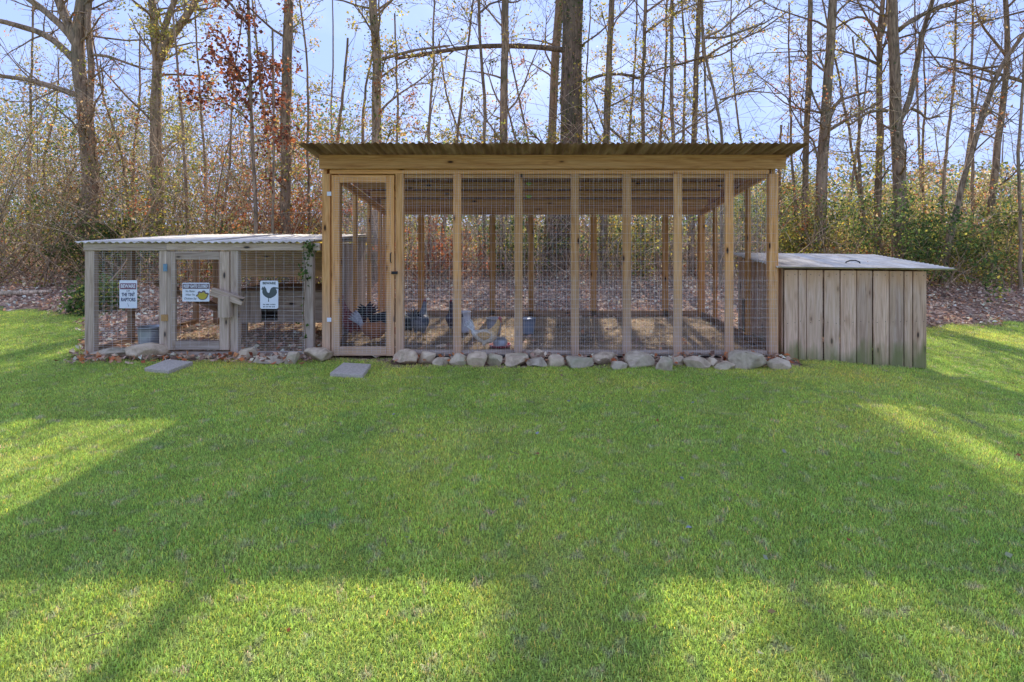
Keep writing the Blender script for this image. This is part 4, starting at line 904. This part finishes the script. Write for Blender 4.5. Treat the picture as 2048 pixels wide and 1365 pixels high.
for q, (px, Y, w, wh) in enumerate(TH):
    l = rng.normal()*32; top = rng.uniform(5.5, 9.5); ytop = HZ-(top-CH)*F/Y; ytop = max(ytop, -60)
    if px == 1562: top = 3.9; ytop = HZ-(top-CH)*F/Y; l = 0
    s_ = 'thin twiggy sapling '+wh
    tree('sapling', s_, Y, [(px-l*.4, 460), (px+rng.normal()*6, 320), (px+l*.5+rng.normal()*7, (320+ytop)/2), (px+l, ytop)], w+1, w*.5, top+.3, int(rng.integers(14, 24)), int(rng.integers(250, 800)), (YB, OY, BR, YB)[q % 4], blen=1.05, bstart=1.2, group='thin saplings', lsize=.055)

# ------------------------------------------------------------------ shrubs that stand out
def shrub(name, label, x, y, w, h, nl, palette, lsize=.06, stems=12, cat='shrub'):
    z0 = float(gz(x, y)); root = thing(name, (x, y, z0), label, cat, 'shrubs at the edge of the wood'); b = B(); tips = []
    for _ in range(stems):
        an = rng.uniform(0, 6.28); grow(b, np.array([x+rng.normal()*w*.12, y+rng.normal()*w*.1, z0-.03]), (math.cos(an)*w/h*.6, math.sin(an)*w/h*.6, 1), h*rng.uniform(.6, 1.05), .012, 0, tips, np.array((.17, .135, .1)), 2, .2, -.01)
    tp = np.concatenate(tips); C = tp[rng.integers(0, len(tp), nl)]+rng.normal(size=(nl, 3))*.07
    me = b.mesh('stems', M['bark']); o = link('stems', me); o.parent = root; o.matrix_basis = WM[root.name].inverted()
    f = B(); f.leaves(C, lsize, pal(palette, nl)); o = link('foliage', f.mesh('foliage', M['leaf'])); o.parent = root; o.matrix_basis = WM[root.name].inverted()
G_ = (('green', 4), ('olive', 1))
for a_ in [('dark glossy green shrub behind the lid of the board box', 7.1, 10.8, 1.8, 1.9, 5200, G_), ('green leafy shrub further right behind the board box', 8.8, 11.4, 1.7, 1.8, 4000, (('green', 2), ('olive', 2))),
           ('yellow green bush just right of the run', 5.7, 11.5, 1.5, 1.6, 3000, (('yellow', 2), ('olive', 2))), ('small green bush at the lawn edge left of the coop', -7.1, 9.1, .8, .55, 1600, G_),
           ('dark green shrub behind the left end of the coop', -8.6, 11.2, 1.8, 1.7, 4500, (('green', 3), ('brown', 1))), ('rust leaved bush above the coop roof', -5.0, 11.5, 1.6, 2.5, 3200, RB), ('yellow bush seen over the right of the coop roof', -4.2, 10.6, 1.5, 1.5, 3000, (('yellow', 3), ('olive', 1))),
           ('green shrub seen through the middle of the run', -.3, 11.8, 1.8, 1.7, 3600, (('green', 2), ('yellow', 1))), ('bright green shrub seen through the right half of the run', 2.2, 11.6, 1.8, 1.8, 3600, (('green', 1), ('yellow', 2))), ('reddish bush seen through the left half of the run', -1.8, 11.2, 1.4, 1.4, 2500, RB)]:
    shrub('shrub', a_[0], a_[1]*(1.06 if a_[2] > 10 else 1), a_[2]*(1.06 if a_[2] > 10 else 1), *a_[3:])

# ------------------------------------------------------------------ underbrush and far wood (stuff)
def brush_top(x, y):     # height of the thicket above ground, by place
    px = VPX+x*F/y
    return np.interp(px, [-200, 0, 60, 140, 220, 330, 450, 560, 640, 900, 1300, 1560, 1620, 1800, 1950, 2100, 2300], [5.0, 5.0, 5.0, 4.3, 4.2, 4.3, 4.4, 4.2, 3.4, 2.6, 2.5, 2.2, 1.9, 1.9, 1.8, 2.0, 2.2])*(.75+.5*np.sin(x*1.7)*np.sin(x*.6+y*.5)*.5+.25)
b = B(); N = 400000
y = rng.uniform(11.2, 17.5, N); x = rng.uniform(-1.12, 1.05, N)*y; tp = brush_top(x, y); pq = VPX+x*F/y; tp = np.where((pq > 640) & (pq < 1600), np.minimum(tp, (y-7.3)*.58), np.minimum(tp, (y-10.5)*1.3+.9)); ok_ = (y > 13) | (pq < 640) | (pq > 1560); x, y, tp = x[ok_], y[ok_], tp[ok_]; N = len(x); hz_ = rng.random(N)**1.05*tp*1.12
C = np.stack([x, y, gz(x, y)+hz_], 1)
d = vnoise(C, 1.1, 1)*.6+vnoise(C, 3.2, 2)*.4; keep = d > .36+.26*(hz_/tp)**1.6; C = C[keep]; hz_ = hz_[keep]; n = len(C)
zone = vnoise(C, .8, 5); z2 = vnoise(C, 2.3, 6); cc = pal((('brown', 4), ('olive', 3), ('yellow', 1), ('rust', 1)), n)
k = zone > .45; cc[k] = pal((('yellow', 3), ('olive', 3), ('green', 2)), k.sum()); k = z2 > .66; cc[k] = pal((('green', 3), ('olive', 1)), k.sum())
k = z2 < .25; cc[k] = pal((('rust', 2), ('brown', 2)), k.sum())
pxx = VPX+C[:, 0]*F/C[:, 1]; k = (pxx > 400) & (pxx < 680) & (C[:, 2] > 1.7) & (rng.random(n) < .6); cc[k] = pal((('rust', 3), ('brown', 1)), k.sum()); b.leaves(C, .052, cc, 1)
for _ in range(1700):      # stems and twigs
    y0 = rng.uniform(11, 17); x0 = rng.uniform(-1.1, 1.03)*y0; h = float(brush_top(x0, y0))*rng.uniform(.4, 1.2); dd = (rng.normal()*.75, rng.normal()*.3, 1)
    P = walk(np.array([x0, y0, float(gz(x0, y0))-.05]), dd, h, 6, .13, .0); c = np.array((.26, .21, .16))*rng.uniform(.6, 1.5)
    b.tube(P, np.linspace(rng.uniform(.006, .016), .003, 7), 3, c)
    for _k in range(3):
        i_ = rng.integers(1, 6); e = rng.normal(size=3); e[2] = abs(e[2]); Pk = walk(P[i_], (P[i_+1]-P[i_])/np.linalg.norm(P[i_+1]-P[i_])+e*.6, h*rng.uniform(.2, .45), 4, .2); b.tube(Pk, np.linspace(.005, .002, 5), 3, c)
tag(link('underbrush', b.mesh('underbrush', [M['bark'], M['leaf']])), 'tangled thicket of twigs and autumn leaves filling the wood edge', 'underbrush', kind='stuff')
# bare arching twigs, sun glints put into their pale colour
b = B()
for _ in range(1100):
    y0 = rng.uniform(10.6, 14.5); x0 = rng.choice([rng.uniform(-.97, -.5), rng.uniform(.42, .92), rng.uniform(-.5, .42)])*y0; z0 = rng.uniform(.8, 4.2)
    P = walk(np.array([x0, y0, z0]), (rng.uniform(.2, 1)*(-1 if x0 < 0 else 1)*rng.choice([1, 1, -1]), rng.normal()*.3, rng.uniform(-.6, .9)), rng.uniform(.6, 1.9), 8, .09, -.03)
    b.tube(P, np.linspace(.0055, .002, 9), 3, np.array((.42, .36, .28))*rng.uniform(.7, 1.2))
tag(link('bare_twigs', b.mesh('bare_twigs', [M['bark']])), 'fine bare twigs arching through the wood edge, coloured pale as sun glints', 'twigs', kind='stuff')
b = B(); N = 170000
y = rng.uniform(24, 60, N); x = rng.uniform(-1.15, 1.1, N)*y; px = VPX+x*F/y
tp = np.interp(px, [-300, 0, 40, 120, 200, 260, 330, 420, 600, 760, 900, 1300, 1560, 1750, 2000, 2300], [215, 215, 190, 235, 205, 240, 200, 215, 250, 270, 290, 300, 350, 375, 365, 350])
H = (HZ-tp)*y/F+CH; H = H*(.8+.45*vnoise(np.stack([x, y, 0*x], 1), .3, 9)); hz_ = rng.random(N)**.8*H
C = np.stack([x, y, .93+hz_], 1); d = vnoise(C, .45, 11)*.6+vnoise(C, 1.6, 12)*.4; keep = (d > .37+.25*(hz_/H)**2); C = C[keep]; n = len(C)
zz = vnoise(C, .2, 13); cc = pal((('pine', 3), ('olive', 2), ('brown', 2)), n); k = zz > .55; cc[k] = pal((('pine', 3), ('green', 1)), k.sum())
b.leaves(C, .19, cc, 0)
for _ in range(24):
    y0 = rng.uniform(22, 50); x0 = rng.uniform(-1.1, 1.05)*y0; P = walk(np.array([x0, y0, .8]), (rng.normal()*.06, 0, 1), rng.uniform(5, 13), 6, .04); b.tube(P, np.linspace(rng.uniform(.04, .11), .03, 7), 5, np.array((.17, .14, .115)), 1)
tag(link('far_wood', b.mesh('far_wood', [M['leaf'], M['bark']])), 'distant mixed pine and bare woodland behind the wood edge', 'woodland', kind='stuff')

# white house glimpsed far off between the posts on the right
hs = thing('distant_house', (19, 46, .9), 'low white house glimpsed far off through the trees right of the run', 'house')
hw = M['white']
box('wall', hs, 15.5, 24.5, 46, 46.2, .9, 3.4, hw); box('wall', hs, 15.5, 15.7, 46.21, 51, .9, 3.4, hw); box('wall', hs, 24.3, 24.5, 46.21, 51, .9, 3.4, hw)
beam('roof', hs, (15.2, 47.3, 4.15), (24.8, 47.3, 4.15), 3.6, .12, M['concrete'], up=(0, -.5, 1)); beam('roof', hs, (15.2, 50.2, 4.15), (24.8, 50.2, 4.15), 3.6, .12, M['concrete'], up=(0, .5, 1))
for x in (16.8, 19.2, 22.6):
    f_ = box('window', hs, x, x+.9, 45.93, 45.99, 1.9, 2.9, M['grey']); box('pane', f_, x+.08, x+.82, 45.91, 45.925, 1.98, 2.82, M['dark'])
box('door', hs, 21, 21.9, 45.93, 45.99, .92, 2.95, M['slate'])

# ------------------------------------------------------------------ leaf litter, straw, scattered leaves
b = B(); N = 52000; y = 5.9+rng.random(N)**1.15*11; x = rng.uniform(-1.05, 1.0, N)*y
out_l = (y > lawn_edge(x)+rng.normal(size=N)*.05) & ~((x > 2.75) & (x < 4.32) & (y < 7.35) & (y > 5.9))
inside = (x > -2.25) & (x < 2.66) & (y < 8.5); keep = out_l & (~inside | (rng.random(N) < .07)) & ~((x > -4.8) & (x < -2.4) & (y > 6) & (y < 7.9) & (rng.random(N) < .3)); x, y = x[keep], y[keep]
C = np.stack([x, y, gz(x, y)+rng.uniform(.005, .05, len(x))], 1)
cc = pal((('litter', 1),), len(C)); b.leaves(C, .062, cc, 0, flat=.62)
tag(link('leaf_litter', b.mesh('leaf_litter', [M['litterleaf']])), 'dry brown fallen leaves covering the ground under the trees', 'fallen leaves', kind='stuff')
b = B(); N = 26000; x = rng.uniform(-4.8, 2.6, N); y = rng.uniform(6.03, 8.8, N); ang = rng.uniform(0, 6.28, N); ln = rng.uniform(.02, .06, N)
z = .02+rng.uniform(0, .02, N); dx_, dy_ = np.cos(ang)*ln/2, np.sin(ang)*ln/2; wx, wy = -np.sin(ang)*.0025, np.cos(ang)*.0025; tz = rng.normal(size=N)*.006
V = np.stack([np.stack([x-dx_-wx, y-dy_-wy, z-tz], 1), np.stack([x+dx_-wx, y+dy_-wy, z+tz], 1), np.stack([x+dx_+wx, y+dy_+wy, z+tz], 1), np.stack([x-dx_+wx, y-dy_+wy, z-tz], 1)], 1).reshape(-1, 3)
b.add(V, np.arange(N*4).reshape(-1, 4), np.repeat(np.array([(.72, .54, .32)])*rng.uniform(.4, 1.2, (N, 1)), 4, 0))
tag(link('straw', b.mesh('straw', [M['litterleaf']])), 'loose pale straw and shavings strewn over the pen floor', 'straw', kind='stuff')
# a few leaves along the stones
b = B(); N = 700; x = rng.uniform(-4.9, 2.8, N); y = rng.uniform(5.66, 6.0, N); k = ~((x > -2.3) & (x < -1.45)) ; x, y = x[k], y[k]
b.leaves(np.stack([x, y, np.full(len(x), .02)+rng.uniform(0, .04, len(x))], 1), .06, pal((('litter', 3), ('rust', 1)), len(x)), 0, flat=.5)
tag(link('fallen_leaves', b.mesh('fallen_leaves', [M['litterleaf']])), 'dry leaves caught among the edging stones', 'fallen leaves', kind='stuff')
b = B(); N = 90; y = rng.uniform(1.8, 8, N); x = rng.uniform(-.95, .9, N)*y; k = y < lawn_edge(x)-.1; x, y = x[k], y[k]; k = ~((x > 2.6) & (x < 4.4) & (y > 5.8)); x, y = x[k], y[k]
b.leaves(np.stack([x, y, gz(x, y)+.012], 1), .03, np.minimum(pal((('brown', 3), ('rust', 1)), len(x)), .35), 0, flat=.7)
for _ in range(26):
    y0 = rng.uniform(1.8, 5); x0 = rng.uniform(-.9, .85)*y0; a = rng.uniform(0, 3.1); l = rng.uniform(.02, .06); b.tube([(x0, y0, .012), (x0+l*math.cos(a), y0+l*math.sin(a), .018)], .0018, 4, (.3, .2, .13))
tag(link('lawn_debris', b.mesh('lawn_debris', [M['litterleaf']])), 'scattered small dry leaves and twigs lying in the grass', 'fallen leaves', kind='stuff')
b = B(); N = 60; x = rng.uniform(2.8, 4.4, N); y = rng.uniform(6.5, 7.25, N); b.leaves(np.stack([x, y, .968+(y-5.93)*.055+.012-.012*(x-2.7)/1.9], 1), .035, pal((('litter', 1),), N), 0, flat=.8)
tag(link('lid_leaves', b.mesh('lid_leaves', [M['litterleaf']])), 'dry leaves scattered on the lid of the board box', 'fallen leaves', kind='stuff')
# fallen log left
b = B(); P = [PX(-60, 612, 10.4), PX(0, 603, 10.4), PX(60, 598, 10.5), PX(105, 597, 10.6)]
P = [np.array([p[0], p[1], float(gz(p[0], p[1]))+.05]) for p in P]; b.tube(P, [.05, .05, .045, .03], 9, (.36, .3, .24), rough=.05)
tag(link('fallen_log', b.mesh('fallen_log', [M['bark']], True)), 'pale fallen log lying on the leaf litter at the far left', 'log')
# vine on the coop's right post
vn = thing('climbing_vine', (X6(618), 5.96, 0), 'dark green vine climbing the right corner post of the grey coop', 'vine')
b = B(); sp_ = np.array([(X6(612)+.012*math.sin(z*9), 5.965, z) for z in np.linspace(.02, 1.26, 24)]); b.tube(sp_, .004, 4, (.15, .11, .08)); o = link('stem', b.mesh('stem', M['bark'])); o.parent = vn; o.matrix_basis = WM[vn.name].inverted()
b = B(); zc = np.concatenate([rng.normal(1.0, .07, 26), rng.normal(.86, .025, 12), rng.normal(1.2, .05, 60), rng.uniform(.1, .8, 10)]); n = len(zc)
b.leaves(np.stack([X6(614)+rng.normal(size=n)*.03+(zc > 1.1)*.05, 5.95+rng.normal(size=n)*.015, zc], 1), .045, pal((('green', 1),), n)); o = link('foliage', b.mesh('foliage', M['leaf'])); o.parent = vn; o.matrix_basis = WM[vn.name].inverted()
